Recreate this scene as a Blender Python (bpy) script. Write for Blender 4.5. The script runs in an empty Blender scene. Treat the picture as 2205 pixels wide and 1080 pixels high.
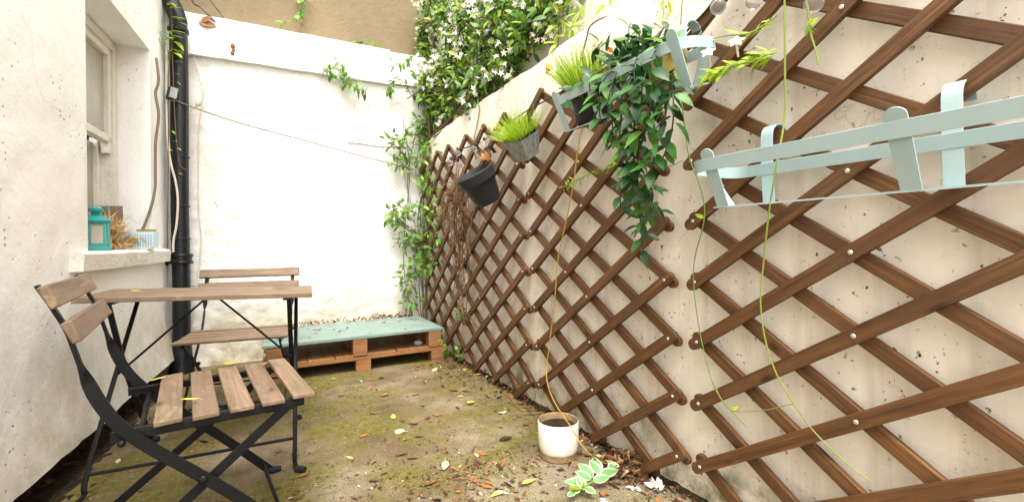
import bpy, math, random
from mathutils import Vector, Matrix, noise as mnoise
R = math.radians
rnd = random.Random(7)
S = bpy.context.scene
col = S.collection

# ------------------------------------------------------------------ camera
YAW, ROLL = math.atan((1102.5-576)/978.0), R(0.7)
cam = bpy.data.cameras.new('camera'); co = bpy.data.objects.new('camera', cam); col.objects.link(co)
cam.sensor_width = 36; cam.lens = 36*978/2205; cam.shift_y = -(540-521.6)/2205
cam.clip_start = 0.02; cam.clip_end = 200
r0 = Vector((math.cos(YAW), -math.sin(YAW), 0)); fw = Vector((math.sin(YAW), math.cos(YAW), 0)); u0 = Vector((0,0,1))
rv = r0*math.cos(ROLL)-u0*math.sin(ROLL); uv = u0*math.cos(ROLL)+r0*math.sin(ROLL)
m = Matrix((rv, uv, -fw)).transposed().to_4x4(); m.translation = Vector((0,0,0.90))
co.matrix_world = m; S.camera = co

# ------------------------------------------------------------------ light
SUN_EL, SUN_AZ = R(64), R(200)          # azimuth of the sun seen from above, clockwise from +Y
w = bpy.data.worlds.new('World'); S.world = w; w.use_nodes = True
nt = w.node_tree; bg = nt.nodes['Background']
sky = nt.nodes.new('ShaderNodeTexSky'); sky.sky_type = 'NISHITA'; sky.sun_disc = False
sky.sun_elevation = SUN_EL; sky.sun_rotation = SUN_AZ; sky.dust_density = 3; sky.air_density = 1
hs = nt.nodes.new('ShaderNodeHueSaturation'); hs.inputs['Saturation'].default_value = 0.06
nt.links.new(sky.outputs[0], hs.inputs['Color']); nt.links.new(hs.outputs[0], bg.inputs[0])
bg.inputs[1].default_value = 0.15
sd = bpy.data.lights.new('sun', 'SUN'); sd.energy = 0.7; sd.angle = R(30); sd.color = (1, .91, .77)
so = bpy.data.objects.new('sun', sd); col.objects.link(so)
sdir = Vector((math.sin(SUN_AZ)*math.cos(SUN_EL), math.cos(SUN_AZ)*math.cos(SUN_EL), math.sin(SUN_EL)))
so.rotation_euler = (-sdir).to_track_quat('-Z', 'Y').to_euler(); so.location = sdir*12
S.view_settings.view_transform = 'Standard'; S.view_settings.look = 'None'
S.view_settings.exposure = 2.3; S.view_settings.gamma = 1

# ------------------------------------------------------------------ materials
class Mat:
    def __init__(s, name, color=(.5,.5,.5), rough=.6, metal=0.0, spec=.5):
        s.m = bpy.data.materials.new(name); s.m.use_nodes = True; s.t = s.m.node_tree
        s.b = s.t.nodes['Principled BSDF']; s.set('Base Color', (*color, 1)); s.set('Roughness', rough); s.set('Metallic', metal)
        s.set('Specular IOR Level', spec); s._c = None; s.h = []
    def set(s, k, v): s.b.inputs[k].default_value = v
    def n(s, t): return s.t.nodes.new(t)
    def l(s, a, b): s.t.links.new(a, b)
    def vec(s, scale=(1,1,1), kind='Object', seed=False):
        c = s.n('ShaderNodeTexCoord'); mp = s.n('ShaderNodeMapping'); s.l(c.outputs[kind], mp.inputs[0]); mp.inputs['Scale'].default_value = scale
        if seed:
            oi = s.n('ShaderNodeObjectInfo'); mm = s.n('ShaderNodeMath'); mm.operation = 'MULTIPLY'; mm.inputs[1].default_value = 57
            s.l(oi.outputs['Random'], mm.inputs[0]); s.l(mm.outputs[0], mp.inputs['Location'])
        return mp.outputs[0]
    def noise(s, scale=5, detail=5, rough=.55, v=None, dist=0):
        n = s.n('ShaderNodeTexNoise'); n.inputs['Scale'].default_value = scale; n.inputs['Detail'].default_value = detail
        n.inputs['Roughness'].default_value = rough; n.inputs['Distortion'].default_value = dist
        s.l(v if v is not None else s.vec(), n.inputs['Vector']); return n.outputs['Fac']
    def voro(s, scale=5, v=None, feat='F1', out='Distance'):
        n = s.n('ShaderNodeTexVoronoi'); n.inputs['Scale'].default_value = scale; n.feature = feat
        s.l(v if v is not None else s.vec(), n.inputs['Vector']); return n.outputs[out]
    def ramp(s, f, stops):
        n = s.n('ShaderNodeValToRGB'); e = n.color_ramp.elements
        while len(e) < len(stops): e.new(.5)
        for i,(p,c) in enumerate(stops):
            e[i].position = p; e[i].color = (c,c,c,1) if not hasattr(c,'__len__') else (*c,1)
        s.l(f, n.inputs[0]); return n.outputs[0]
    def mix(s, f, a, b, bt='MIX'):
        n = s.n('ShaderNodeMix'); n.data_type = 'RGBA'; n.blend_type = bt
        for k, x in ((0,f),(6,a),(7,b)):
            if hasattr(x,'links') : s.l(x, n.inputs[k])
            elif k == 0: n.inputs[0].default_value = x
            else: n.inputs[k].default_value = (*x,1) if hasattr(x,'__len__') else (x,x,x,1)
        return n.outputs[2]
    def math(s, op, a, b=0):
        n = s.n('ShaderNodeMath'); n.operation = op
        for k, x in ((0,a),(1,b)):
            if hasattr(x,'links'): s.l(x, n.inputs[k])
            else: n.inputs[k].default_value = x
        return n.outputs[0]
    def sep(s, ax, kind='Object'):
        c = s.n('ShaderNodeTexCoord'); x = s.n('ShaderNodeSeparateXYZ'); s.l(c.outputs[kind], x.inputs[0]); return x.outputs[ax]
    def rand(s): return s.n('ShaderNodeObjectInfo').outputs['Random']
    def island(s): return s.n('ShaderNodeNewGeometry').outputs['Random Per Island']
    def color(s, o): s.l(o, s.b.inputs['Base Color'])
    def rough(s, o): s.l(o, s.b.inputs['Roughness'])
    def bump(s, h, strength=.4, dist=.01):
        n = s.n('ShaderNodeBump'); n.inputs['Strength'].default_value = strength; n.inputs['Distance'].default_value = dist
        s.l(h, n.inputs['Height'])
        if s._c: s.l(s._c, n.inputs['Normal'])
        s._c = n.outputs[0]; s.l(s._c, s.b.inputs['Normal'])
    def translucent(s, f=.3, tint=1.0):
        out = s.t.nodes['Material Output']; tr = s.n('ShaderNodeBsdfTranslucent'); mx = s.n('ShaderNodeMixShader'); mx.inputs[0].default_value = f
        bc = s.b.inputs['Base Color']
        if bc.links: s.l(bc.links[0].from_socket, tr.inputs[0])
        else: tr.inputs[0].default_value = bc.default_value
        s.l(s.b.outputs[0], mx.inputs[1]); s.l(tr.outputs[0], mx.inputs[2]); s.l(mx.outputs[0], out.inputs[0])

def plaster(name, base, dirt, pit=.5, scale=1.0, moss=False, streak=False, specks=False, rough_low=False, bs=.55, crk=.0, base_stain=None):
    M = Mat(name, base, .85, spec=.25)
    big = M.noise(1.3*scale, 6, .6)
    c = M.mix(M.ramp(big, [(.42,0),(.72,.55)]), base, dirt)
    fine = M.noise(26*scale, 6, .65)
    c = M.mix(M.ramp(fine, [(.3,.22),(.6,0)]), c, dirt)
    if streak:
        st = M.noise(1, 5, .6, M.vec((18,18,1.1)))
        c = M.mix(M.ramp(st, [(.5,0),(.75,.5)]), c, tuple(x*.72 for x in dirt))
    wv = M.n('ShaderNodeVectorMath'); wv.operation='ADD'; nz = M.n('ShaderNodeTexNoise'); nz.inputs['Scale'].default_value=6; nz.inputs['Detail'].default_value=6
    sc_ = M.n('ShaderNodeVectorMath'); sc_.operation='SCALE'; sc_.inputs['Scale'].default_value=.35; M.l(M.vec(), nz.inputs['Vector']); M.l(nz.outputs['Color'], sc_.inputs[0]); M.l(M.vec(), wv.inputs[0]); M.l(sc_.outputs[0], wv.inputs[1])
    ck = M.voro(1.15, wv.outputs[0], 'DISTANCE_TO_EDGE')
    crack = M.math('MULTIPLY', M.ramp(ck, [(.0015,1),(.0042,0)]), M.ramp(M.noise(1.9,4,.6), [(.47,0),(.56,crk)]))
    c = M.mix(crack, c, tuple(x*.55 for x in dirt))
    pv = M.voro(34*scale); pm = M.noise(3.1*scale, 4, .6)
    pits = M.math('MULTIPLY', M.ramp(pv, [(.10,1),(.2,0)]), M.ramp(pm, [(.54,0),(.62,1)]))
    c = M.mix(M.math('MULTIPLY', pits, pit), c, tuple(x*.45 for x in dirt))
    if specks:
        sv = M.noise(62, 3, .6, M.vec((1,1,.8))); sm = M.noise(4.5, 4, .7)
        sp = M.math('MULTIPLY', M.ramp(sv, [(.635,0),(.68,1)]), M.ramp(sm, [(.45,0),(.58,1)]))
        c = M.mix(sp, c, (.07,.045,.03))
        s2 = M.noise(9, 6, .75, M.vec((1,1,1.7), seed=False)); s2m = M.ramp(s2, [(.66,0),(.71,.8)])
        c = M.mix(s2m, c, (.12,.075,.045))
    if moss:
        z = M.sep('Z'); mz = M.ramp(M.math('ADD', z, M.math('MULTIPLY', M.noise(4, 6, .7), .5)), [(.28,1),(.52,0)])
        mn = M.ramp(M.noise(7, 6, .7), [(.45,0),(.62,1)])
        c = M.mix(M.math('MULTIPLY', M.math('MULTIPLY', mz, mn), .85), c, (.13,.13,.025))
    if base_stain:
        zz = M.math('ADD', M.sep('Z'), M.math('MULTIPLY', M.noise(2.6, 7, .7), -.55)); c = M.mix(M.math('MULTIPLY', M.ramp(zz, [(.0,.75),(.30,0)]), M.ramp(M.noise(5,7,.7),[(.33,.25),(.62,1)])), c, base_stain)
        st = M.noise(1, 6, .65, M.vec((14,14,.9))); c = M.mix(M.ramp(st, [(.56,0),(.78,.32)]), c, dirt)
    M.color(c)
    h = M.math('ADD', M.noise(9*scale, 8, .62), M.math('MULTIPLY', M.noise(45*scale, 5, .6), .35))
    M.bump(h, bs if not rough_low else .5, .02)
    M.bump(M.math('MULTIPLY', pits, -1), .8, .010)
    return M.m

WHITE = plaster('white_render', (.91,.895,.87), (.80,.75,.67), .5, bs=.3, crk=.4, base_stain=(.50,.42,.29))
WHITEB = plaster('white_back_render', (.84,.82,.78), (.60,.54,.44), .8, 1.0, moss=True, rough_low=True, crk=.35, base_stain=(.52,.45,.30))
BAND = plaster('white_band', (.86,.85,.83), (.74,.71,.66), .1, .6)
CREAM = plaster('cream_concrete', (.85,.775,.655), (.68,.58,.44), .35, 1.0, streak=True, specks=True, moss=True, bs=.2, crk=.4)
CREAM2 = plaster('cream_upper', (.78,.71,.60), (.62,.53,.41), .3, 1.0, streak=True)
BROWN = plaster('brown_render', (.205,.155,.088), (.115,.083,.046), .3, 1.2, specks=False)

def mk_ground():
    M = Mat('mossy_concrete', rough=.9, spec=.2)
    a = M.noise(3, 8, .65); c = M.ramp(a, [(.3,(.095,.066,.036)),(.5,(.185,.138,.078)),(.7,(.32,.26,.175))])
    b = M.noise(2.0, 7, .7, M.vec((1,1.25,1)), .4); mk = M.ramp(b, [(.43,0),(.57,1)])
    mossc = M.ramp(M.noise(34, 5, .7), [(.3,(.075,.068,.009)),(.55,(.17,.148,.022)),(.8,(.30,.26,.05))])
    c = M.mix(M.math('MULTIPLY', mk, .85), c, mossc)
    y = M.sep('Y'); near = M.ramp(M.math('ADD', y, M.math('MULTIPLY', M.noise(2.6,6,.65), 1.6)), [(.55,.0),(1.0,0)])
    pale = M.math('MULTIPLY', M.ramp(M.math('ADD', M.noise(1.6,5,.6), M.math('MULTIPLY', M.math('SUBTRACT', 1.55, y), .16)), [(.50,0),(.66,.75)]), 1)
    c = M.mix(pale, c, (.36,.31,.23))
    gr = M.noise(210, 3, .6); c = M.mix(M.ramp(gr, [(.36,.75),(.5,0)]), c, (.05,.035,.02))
    gp = M.noise(160, 2, .6, M.vec((1,1,1))); c = M.mix(M.ramp(gp, [(.66,0),(.72,.75)]), c, (.55,.49,.38))
    dk = M.ramp(M.noise(5, 7, .72), [(.60,0),(.74,.8)]); c = M.mix(dk, c, (.055,.035,.02))
    M.color(c); M.bump(M.math('ADD', M.noise(14,8,.7), M.math('MULTIPLY', gr, .5)), .8, .012); return M.m
GROUND = mk_ground()
def mk_soil():
    M = Mat('dark_soil', rough=.95, spec=.1)
    M.color(M.ramp(M.noise(22,8,.75), [(.3,(.012,.009,.006)),(.5,(.05,.035,.02)),(.68,(.12,.085,.05)),(.8,(.4,.36,.28))]))
    M.bump(M.noise(30,8,.7), 1, .03); return M.m
SOIL = mk_soil()
def wood(name, dark, mid, light, seed=True, grain=(2.2,55,55), rough=.6, wear=None, spec=.35, knots=False):
    M = Mat(name, mid, rough, spec=spec); v = M.vec(grain, seed=seed)
    g = M.noise(1, 6, .65, v, .8)
    c = M.ramp(g, [(.28,dark),(.5,mid),(.74,light)])
    c = M.mix(M.ramp(M.noise(5, 5, .65, M.vec((1,3,3), seed=seed)), [(.35,.65),(.62,0)]), c, dark)
    c = M.mix(M.math('MULTIPLY', M.rand(), .6), c, tuple(x*.62 for x in mid))
    if knots:
        kv = M.voro(1, M.vec((5,13,13), seed=seed)); c = M.mix(M.ramp(kv, [(.05,.9),(.16,0)]), c, tuple(x*.6 for x in dark))
        ln = M.noise(1, 3, .6, M.vec((1.2,160,160), seed=seed)); c = M.mix(M.ramp(ln, [(.62,0),(.70,.7)]), c, tuple(x*.5 for x in dark))
    if wear:
        c = M.mix(M.ramp(M.noise(9, 6, .72, M.vec((1,2.5,2.5), seed=seed)), [(.56,0),(.70,.75)]), c, wear)
    M.color(c); M.bump(g, .35, .003); return M.m
TREL = wood('dark_stained_wood', (.036,.015,.005), (.150,.064,.020), (.30,.145,.050), grain=(2.6,80,80), wear=(.085,.058,.034), knots=True)
TEAK = wood('weathered_acacia', (.105,.064,.038), (.255,.168,.105), (.375,.27,.18), wear=(.31,.27,.17), knots=True)
PALW = wood('raw_pallet_wood', (.14,.058,.02), (.36,.17,.06), (.50,.27,.11), rough=.75)
GREYW = wood('grey_driftwood', (.16,.11,.07), (.28,.2,.14), (.4,.3,.22))
def mk_teal():
    M = Mat('teal_painted_board', rough=.65)
    g = M.noise(1, 6, .65, M.vec((3,45,45), seed=True)); c = M.ramp(g, [(.3,(.145,.205,.178)),(.6,(.205,.285,.25)),(.8,(.285,.37,.33))])
    c = M.mix(M.ramp(M.noise(16,7,.75, M.vec((1,2,2),seed=True)), [(.56,0),(.66,.8)]), c, (.17,.15,.08))
    c = M.mix(M.ramp(M.noise(90,3,.6), [(.64,0),(.7,.8)]), c, (.11,.075,.04))
    M.color(c); M.bump(g, .4, .003); return M.m
TEAL = mk_teal()
def mk_metal(name, base, rough, chip=None, bumps=True, metal=0, amt=.68, spec=.5):
    M = Mat(name, base, rough, metal, spec)
    c = M.mix(M.ramp(M.noise(9,5,.65), [(.35,.25),(.65,0)]), base, tuple(x*.75 for x in base))
    if chip: c = M.mix(M.ramp(M.noise(38,5,.75), [(amt,0),(amt+.04,1)]), c, chip)
    M.color(c); M.rough(M.ramp(M.noise(14,5,.6), [(.3,rough*.8),(.7,min(1,rough*1.3))]))
    if bumps: M.bump(M.noise(60,3,.5), .12, .002)
    return M.m
BLACK = mk_metal('black_painted_steel', (.0045,.0045,.005), .5, (.04,.035,.03), spec=.28)
RUBBER = mk_metal('black_rubber', (.010,.010,.012), .7, spec=.3)
PIPE = mk_metal('black_cast_iron', (.007,.0085,.011), .36, (.12,.125,.12), amt=.69, spec=.4)
BLUE = mk_metal('pale_blue_enamel', (.37,.485,.485), .38, (.33,.19,.09), amt=.80)
DGREY = mk_metal('dark_grey_plastic', (.022,.022,.024), .6, spec=.3)
BLACKP = mk_metal('black_plastic_pot', (.006,.006,.007), .5, spec=.3)
TEALM = mk_metal('teal_lantern_enamel', (.015,.30,.27), .35)
TEALM2 = TEALM
def mk_galv():
    M = Mat('scratched_zinc', rough=.5, metal=.35)
    g = M.noise(1,6,.7, M.vec((90,90,9)), 1.0); M.color(M.ramp(g, [(.35,(.10,.11,.11)),(.5,(.30,.32,.32)),(.7,(.47,.49,.48))]))
    M.bump(g, .3, .003); return M.m
GALV = mk_galv()
def mk_ceramic():
    M = Mat('white_speckled_ceramic', rough=.4)
    sp = M.math('MULTIPLY', M.ramp(M.noise(75,3,.6), [(.66,0),(.70,1)]), M.ramp(M.noise(7,4,.6), [(.40,0),(.6,1)]))
    c = M.mix(M.ramp(M.noise(5,5,.6), [(.4,.25),(.7,0)]), (.78,.74,.67), (.60,.54,.45)); M.color(M.mix(sp, c, (.05,.04,.03))); return M.m
CERAM = mk_ceramic()
TERRA = plaster('raw_clay', (.36,.245,.13), (.24,.15,.08), .2, 3)
YPOT = plaster('mustard_plastic', (.40,.31,.09), (.28,.2,.06), .2, 3)
TIN = Mat('pale_blue_tin', (.58,.72,.76), .4).m
TINST = Mat('tin_blue_stripe', (.25,.42,.52), .45).m
TINTRIM = Mat('olive_tin_lid', (.34,.28,.09), .5).m
RIVET = Mat('zinc_rivet', (.62,.60,.56), .35, .7).m
PAINTW = plaster('white_gloss_paint', (.80,.77,.70), (.56,.49,.39), .15, 2.2)
CABLEB = Mat('brown_cable', (.20,.15,.11), .6).m
CABLEW = Mat('off_white_cable', (.62,.56,.46), .6).m
CABLEK = Mat('black_cable', (.012,.012,.012), .5).m
RUST = plaster('rusted_iron', (.26,.10,.04), (.12,.05,.02), .2, 5)
PAPER = Mat('white_paper', (.78,.76,.74), .9).m
def mk_glass():
    M = Mat('old_window_glass', (.42,.39,.33), .08)
    M.color(M.ramp(M.noise(2.4,5,.6), [(.3,(.30,.27,.22)),(.7,(.50,.47,.40))])); return M.m
GLASS = mk_glass()
def mk_bulb():
    M = Mat('clear_bulb_glass', (.95,.95,.95), .03); M.set('Transmission Weight', .9); M.set('IOR', 1.3); M.set('Alpha', .75); return M.m
BULB = mk_bulb()
def leafmat(name, stops, rough=.45, tr=.25, spec=.5):
    M = Mat(name, rough=rough, spec=spec); c = M.ramp(M.island(), stops)
    c = M.mix(M.ramp(M.noise(30,3,.6), [(.4,.3),(.65,0)]), c, tuple(x*.6 for x in stops[0][1]))
    M.color(c)
    if tr: M.translucent(tr)
    return M.m
JLEAF = leafmat('jasmine_leaf', [(0,(.018,.055,.007)),(.3,(.055,.15,.013)),(.6,(.15,.31,.020)),(.9,(.31,.46,.035)),(1,(.40,.44,.05))])
CLEAF = leafmat('climber_leaf', [(0,(.06,.16,.02)),(.5,(.15,.32,.03)),(1,(.30,.48,.06))], tr=.35)
ALEAF = leafmat('artificial_leaf', [(0,(.010,.042,.008)),(.4,(.024,.10,.013)),(.8,(.06,.20,.02)),(1,(.15,.33,.03))], rough=.42, tr=.10, spec=.35)
GRASS = leafmat('bright_grass', [(0,(.16,.32,.012)),(.4,(.36,.56,.022)),(.85,(.55,.70,.045)),(1,(.60,.62,.16))], rough=.5, tr=.42)
FERN = leafmat('lime_leaf', [(0,(.24,.42,.012)),(.6,(.42,.58,.02)),(1,(.58,.66,.05))], rough=.5, tr=.4)
STRAW = leafmat('dry_straw', [(0,(.44,.25,.08)),(.5,(.64,.43,.19)),(1,(.78,.62,.36))], rough=.7, tr=.15)
DEADL = leafmat('dead_leaf_crumbs', [(0,(.04,.02,.010)),(.4,(.14,.065,.026)),(.75,(.25,.125,.05)),(.93,(.38,.24,.10)),(1,(.68,.62,.5))], rough=.75, tr=0, spec=.2)
TWIG = leafmat('dead_twig', [(0,(.07,.035,.018)),(.6,(.17,.09,.045)),(1,(.28,.17,.09))], rough=.8, tr=0, spec=.2)
STEMB = Mat('brown_stem', (.12,.075,.04), .8).m
STEMG = Mat('green_stem', (.13,.20,.04), .6).m
STEMD = Mat('dark_green_stem', (.03,.05,.018), .6).m
STEMY = Mat('yellow_stem', (.42,.27,.04), .5).m
STEML = Mat('lime_stem', (.20,.25,.04), .5).m
PETAL = Mat('white_petal', (.86,.83,.76), .6).m
PETALC = Mat('cream_petal', (.80,.68,.48), .6).m
ORANGE = Mat('orange_petal', (.75,.20,.03), .6).m
VIN = Mat('variegated_green', (.12,.26,.085), .45).m
VOUT = Mat('variegated_cream', (.58,.60,.38), .5).m
def deadmat(name, c1, c2):
    M = Mat(name, c1, .7, spec=.25); M.color(M.mix(M.rand(), M.mix(M.ramp(M.noise(40,5,.7),[(.35,.8),(.6,0)]), c1, tuple(x*.4 for x in c1)), c2)); return M.m
DL = [deadmat('brown_dead_leaf', (.19,.085,.035), (.085,.04,.02)), deadmat('rust_dead_leaf', (.36,.165,.055), (.23,.105,.04)),
      deadmat('yellow_leaf', (.62,.46,.06), (.66,.58,.16)), deadmat('green_leaf', (.26,.42,.04), (.42,.5,.08)), deadmat('pale_leaf', (.62,.57,.36), (.55,.42,.25)),
      deadmat('blackened_leaf', (.035,.02,.014), (.06,.03,.02))]

# ------------------------------------------------------------------ mesh helpers
class MB:
    def __init__(s): s.v=[]; s.f=[]; s.mi=[]
    def add(s, vs, fs, mi=0):
        o=len(s.v); s.v += [tuple(x) for x in vs]; s.f += [tuple(i+o for i in f) for f in fs]; s.mi += [mi]*len(fs); return s
    def box(s, c, sz, M=None, mi=0):
        hx,hy,hz=(x/2 for x in sz); P=[Vector((x,y,z)) for z in(-hz,hz) for y in(-hy,hy) for x in(-hx,hx)]
        c=Vector(c); P=[c+((M@p) if M else p) for p in P]
        return s.add(P,[(0,2,3,1),(4,5,7,6),(0,1,5,4),(1,3,7,5),(3,2,6,7),(2,0,4,6)],mi)
    def bar(s, a, b, wd, th, side, mi=0):
        a,b=Vector(a),Vector(b); d=(b-a); L=d.length; d.normalize(); sd=Vector(side); sd=(sd-d*sd.dot(d)).normalized(); up=d.cross(sd)
        return s.box((a+b)/2,(L,wd,th),Matrix((d,sd,up)).transposed(),mi)
    def strip(s, pts, wid, th, side, mi=0):            # flat bar swept along pts; side = direction of the width at each point (one or a list)
        n=len(pts); pts=[Vector(p) for p in pts]; o=[]
        for i,p in enumerate(pts):
            d=(pts[min(i+1,n-1)]-pts[max(i-1,0)]).normalized(); sd=Vector(side[i]) if isinstance(side,list) else Vector(side)
            sd=(sd-d*sd.dot(d)).normalized(); up=d.cross(sd); wd=wid[i] if hasattr(wid,'__len__') else wid; tt=th[i] if hasattr(th,'__len__') else th
            o += [p+sd*wd/2+up*tt/2, p-sd*wd/2+up*tt/2, p-sd*wd/2-up*tt/2, p+sd*wd/2-up*tt/2]
        fs=[]
        for i in range(n-1):
            for k in range(4): fs.append((i*4+k,i*4+(k+1)%4,i*4+4+(k+1)%4,i*4+4+k))
        fs += [(3,2,1,0),(n*4-4,n*4-3,n*4-2,n*4-1)]; return s.add(o,fs,mi)
    def tube(s, pts, r, n=6, mi=0):
        pts=[Vector(p) for p in pts]; N=len(pts); o=[]; ref=None
        for i,p in enumerate(pts):
            d=(pts[min(i+1,N-1)]-pts[max(i-1,0)]); d=d.normalized() if d.length>1e-9 else Vector((0,0,1))
            if ref is None: ref=d.orthogonal().normalized()
            ref=(ref-d*ref.dot(d)); ref=ref.normalized() if ref.length>1e-6 else d.orthogonal().normalized(); b=d.cross(ref)
            rr=r[i] if hasattr(r,'__len__') else r
            o += [p+(ref*math.cos(2*math.pi*k/n)+b*math.sin(2*math.pi*k/n))*rr for k in range(n)]
        fs=[(i*n+k,i*n+(k+1)%n,i*n+n+(k+1)%n,i*n+n+k) for i in range(N-1) for k in range(n)]
        fs += [tuple(range(n-1,-1,-1)),tuple(range((N-1)*n,N*n))]; return s.add(o,fs,mi)
    def lathe(s, prof, n=32, M=None, mi=0, mis=None):
        o=[]
        for r,z in prof:
            for k in range(n):
                p=Vector((r*math.cos(2*math.pi*k/n),r*math.sin(2*math.pi*k/n),z)); o.append(M@p if M else p)
        base=len(s.v); s.v += [tuple(x) for x in o]
        for i in range(len(prof)-1):
            for k in range(n):
                s.f.append((base+i*n+k,base+i*n+(k+1)%n,base+i*n+n+(k+1)%n,base+i*n+n+k)); s.mi.append(mis[i] if mis else mi)
        for i,fl in ((0,True),(len(prof)-1,False)):
            if prof[i][0]>1e-6:
                q=[base+i*n+k for k in range(n)]; s.f.append(tuple(q[::-1] if fl else q)); s.mi.append(mis[min(i,len(mis)-1)] if mis else mi)
        return s
    def sphere(s, c, r, n=10, sc=(1,1,1), mi=0):
        c=Vector(c); prof=[(max(1e-7,math.sin(math.pi*i/n)),-math.cos(math.pi*i/n)) for i in range(n+1)]
        M=Matrix.Translation(c)@Matrix.Diagonal((r*sc[0],r*sc[1],r*sc[2],1)); return s.lathe(prof,n+4,M,mi)
    def leaf(s, p, d, nrm, L, W, fold=.25, droop=.25, mi=0, seg=4, peak=.8, out=None, twist=0):
        p,d,nrm=Vector(p),Vector(d).normalized(),Vector(nrm); sd=d.cross(nrm)
        sd=sd.normalized() if sd.length>1e-5 else d.orthogonal().normalized(); nn=sd.cross(d).normalized()
        vs=[]; rows=[]
        for i in range(seg+1):
            t=i/seg; c=p+d*(L*t)-nn*(droop*L*t*t)+sd*(twist*L*t*t); wd=W/2*math.sin(math.pi*t**peak)**.9 if 0<t<1 else 0
            if out is not None and 0<t<1:
                vs += [c, c+sd*wd*.74+nn*fold*wd*.74, c+sd*wd+nn*fold*wd, c-sd*wd*.74+nn*fold*wd*.74, c-sd*wd+nn*fold*wd]; rows.append(list(range(len(vs)-5,len(vs))))
            elif 0<t<1: vs += [c, c+sd*wd+nn*fold*wd, c-sd*wd+nn*fold*wd]; rows.append([len(vs)-3,len(vs)-2,len(vs)-1])
            else: vs.append(c); rows.append([len(vs)-1])
        fi=[];fo=[]
        for a,b in zip(rows,rows[1:]):
            if len(a)==1 and len(b)==1: continue
            if len(a)==1:
                fi += [(a[0],b[1],b[0]),(a[0],b[0],b[2] if out is None else b[3])]
                if out is not None: fo += [(a[0],b[2],b[1]),(a[0],b[3],b[4])]
            elif len(b)==1:
                fi += [(a[0],a[1],b[0]),(a[0],b[0],a[2] if out is None else a[3])]
                if out is not None: fo += [(a[1],a[2],b[0]),(a[3],b[0],a[4])]
            elif out is None: fi += [(a[0],a[1],b[1],b[0]),(a[0],b[0],b[2],a[2])]
            else:
                fi += [(a[0],a[1],b[1],b[0]),(a[0],b[0],b[3],a[3])]; fo += [(a[1],a[2],b[2],b[1]),(a[3],b[3],b[4],a[4])]
        o=len(s.v); s.v += [tuple(x) for x in vs]
        s.f += [tuple(i+o for i in f) for f in fi]; s.mi += [mi]*len(fi)
        if out is not None: s.f += [tuple(i+o for i in f) for f in fo]; s.mi += [out]*len(fo)
    def mesh(s, name, mats, smooth=True, ang=35):
        me=bpy.data.meshes.new(name); me.from_pydata(s.v,[],s.f)
        for m_ in (mats if isinstance(mats,(list,tuple)) else [mats]): me.materials.append(m_)
        me.polygons.foreach_set('material_index', s.mi)
        if smooth: me.polygons.foreach_set('use_smooth',[True]*len(s.f))
        me.update()
        if smooth: me.set_sharp_from_angle(angle=R(ang))
        return me
    def build(s, name, mats, parent=None, loc=(0,0,0), smooth=True, bevel=0, rot=None, ang=35):
        o=put(name, s.mesh(name,mats,smooth,ang), parent, loc, rot)
        if bevel:
            b=o.modifiers.new('bevel','BEVEL'); b.width=bevel; b.segments=2; b.limit_method='ANGLE'; b.angle_limit=R(40); b.harden_normals=False
        return o
def put(name, me, parent=None, loc=(0,0,0), rot=None):
    o=bpy.data.objects.new(name, me); col.objects.link(o); o.location=loc
    if rot is not None: o.rotation_euler=rot
    if parent: o.parent=parent
    return o
def tag(o, label, cat, group=None, kind=None):
    o['label']=label
    o['category']=cat
    if group: o['group']=group
    if kind: o['kind']=kind
    return o
def thing(name, loc, label, cat, group=None, rotz=0, rot=None):
    o=put(name, None, None, loc, rot if rot else (0,0,rotz)); return tag(o,label,cat,group)
def struct(o, label=None, cat=None):
    o['kind']='structure'
    return o
def spline(P, n=8):
    P=[Vector(p) for p in P]; Q=[P[0]*2-P[1]]+P+[P[-1]*2-P[-2]]; out=[]
    for i in range(1,len(Q)-2):
        for k in range(n):
            t=k/n; a,b,c,d=Q[i-1:i+3]
            out.append(.5*((2*b)+(c-a)*t+(2*a-5*b+4*c-d)*t*t+(3*b-a-3*c+d)*t**3))
    out.append(P[-1]); return out
def rvec(k=1): return Vector((rnd.gauss(0,1),rnd.gauss(0,1),rnd.gauss(0,1))).normalized()*k
def wob(P, a): return [Vector(p)+Vector((rnd.uniform(-a,a),rnd.uniform(-a,a),rnd.uniform(-a,a))) for p in P]
def fbm(x,y,z,o=4): return mnoise.fractal(Vector((x,y,z)),1.0,2.0,o)

# ------------------------------------------------------------------ ground
def grid(x0,x1,y0,y1,nx,ny,zf):
    g=MB(); vs=[]
    for j in range(ny+1):
        for i in range(nx+1):
            x=x0+(x1-x0)*i/nx; y=y0+(y1-y0)*j/ny; vs.append((x,y,zf(x,y)))
    g.add(vs,[(j*(nx+1)+i,j*(nx+1)+i+1,(j+1)*(nx+1)+i+1,(j+1)*(nx+1)+i) for j in range(ny) for i in range(nx)]); return g
def gz(x,y):
    z=.006*fbm(x*2,y*2,0)-.004*max(0,y-2.4)
    dl=x-(-.89+.063*y)                          # distance from the house wall: loose soil gully
    if dl<.10: z -= .05*(1-max(0,dl)/.10)
    return z
g=grid(-1.3,1.6,-3.0,4.7,120,300,gz); struct(g.build('ground',GROUND))
def sz(x,y): return gz(x,y)+.014*max(0,1-abs(x-(-.89+.063*y)-.0)/.13)+.012*fbm(x*22,y*22,3)-.004
g=MB(); vs=[]; nj=260
for j in range(nj+1):
    y=-1+5.1*j/nj
    for i in range(11):
        x=-.89+.063*y-.13+.25*i/10; vs.append((x,y,sz(x,y)))
g.add(vs,[(j*11+i,j*11+i+1,j*11+11+i+1,j*11+11+i) for j in range(nj) for i in range(10)]); struct(g.build('soil',SOIL))

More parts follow.
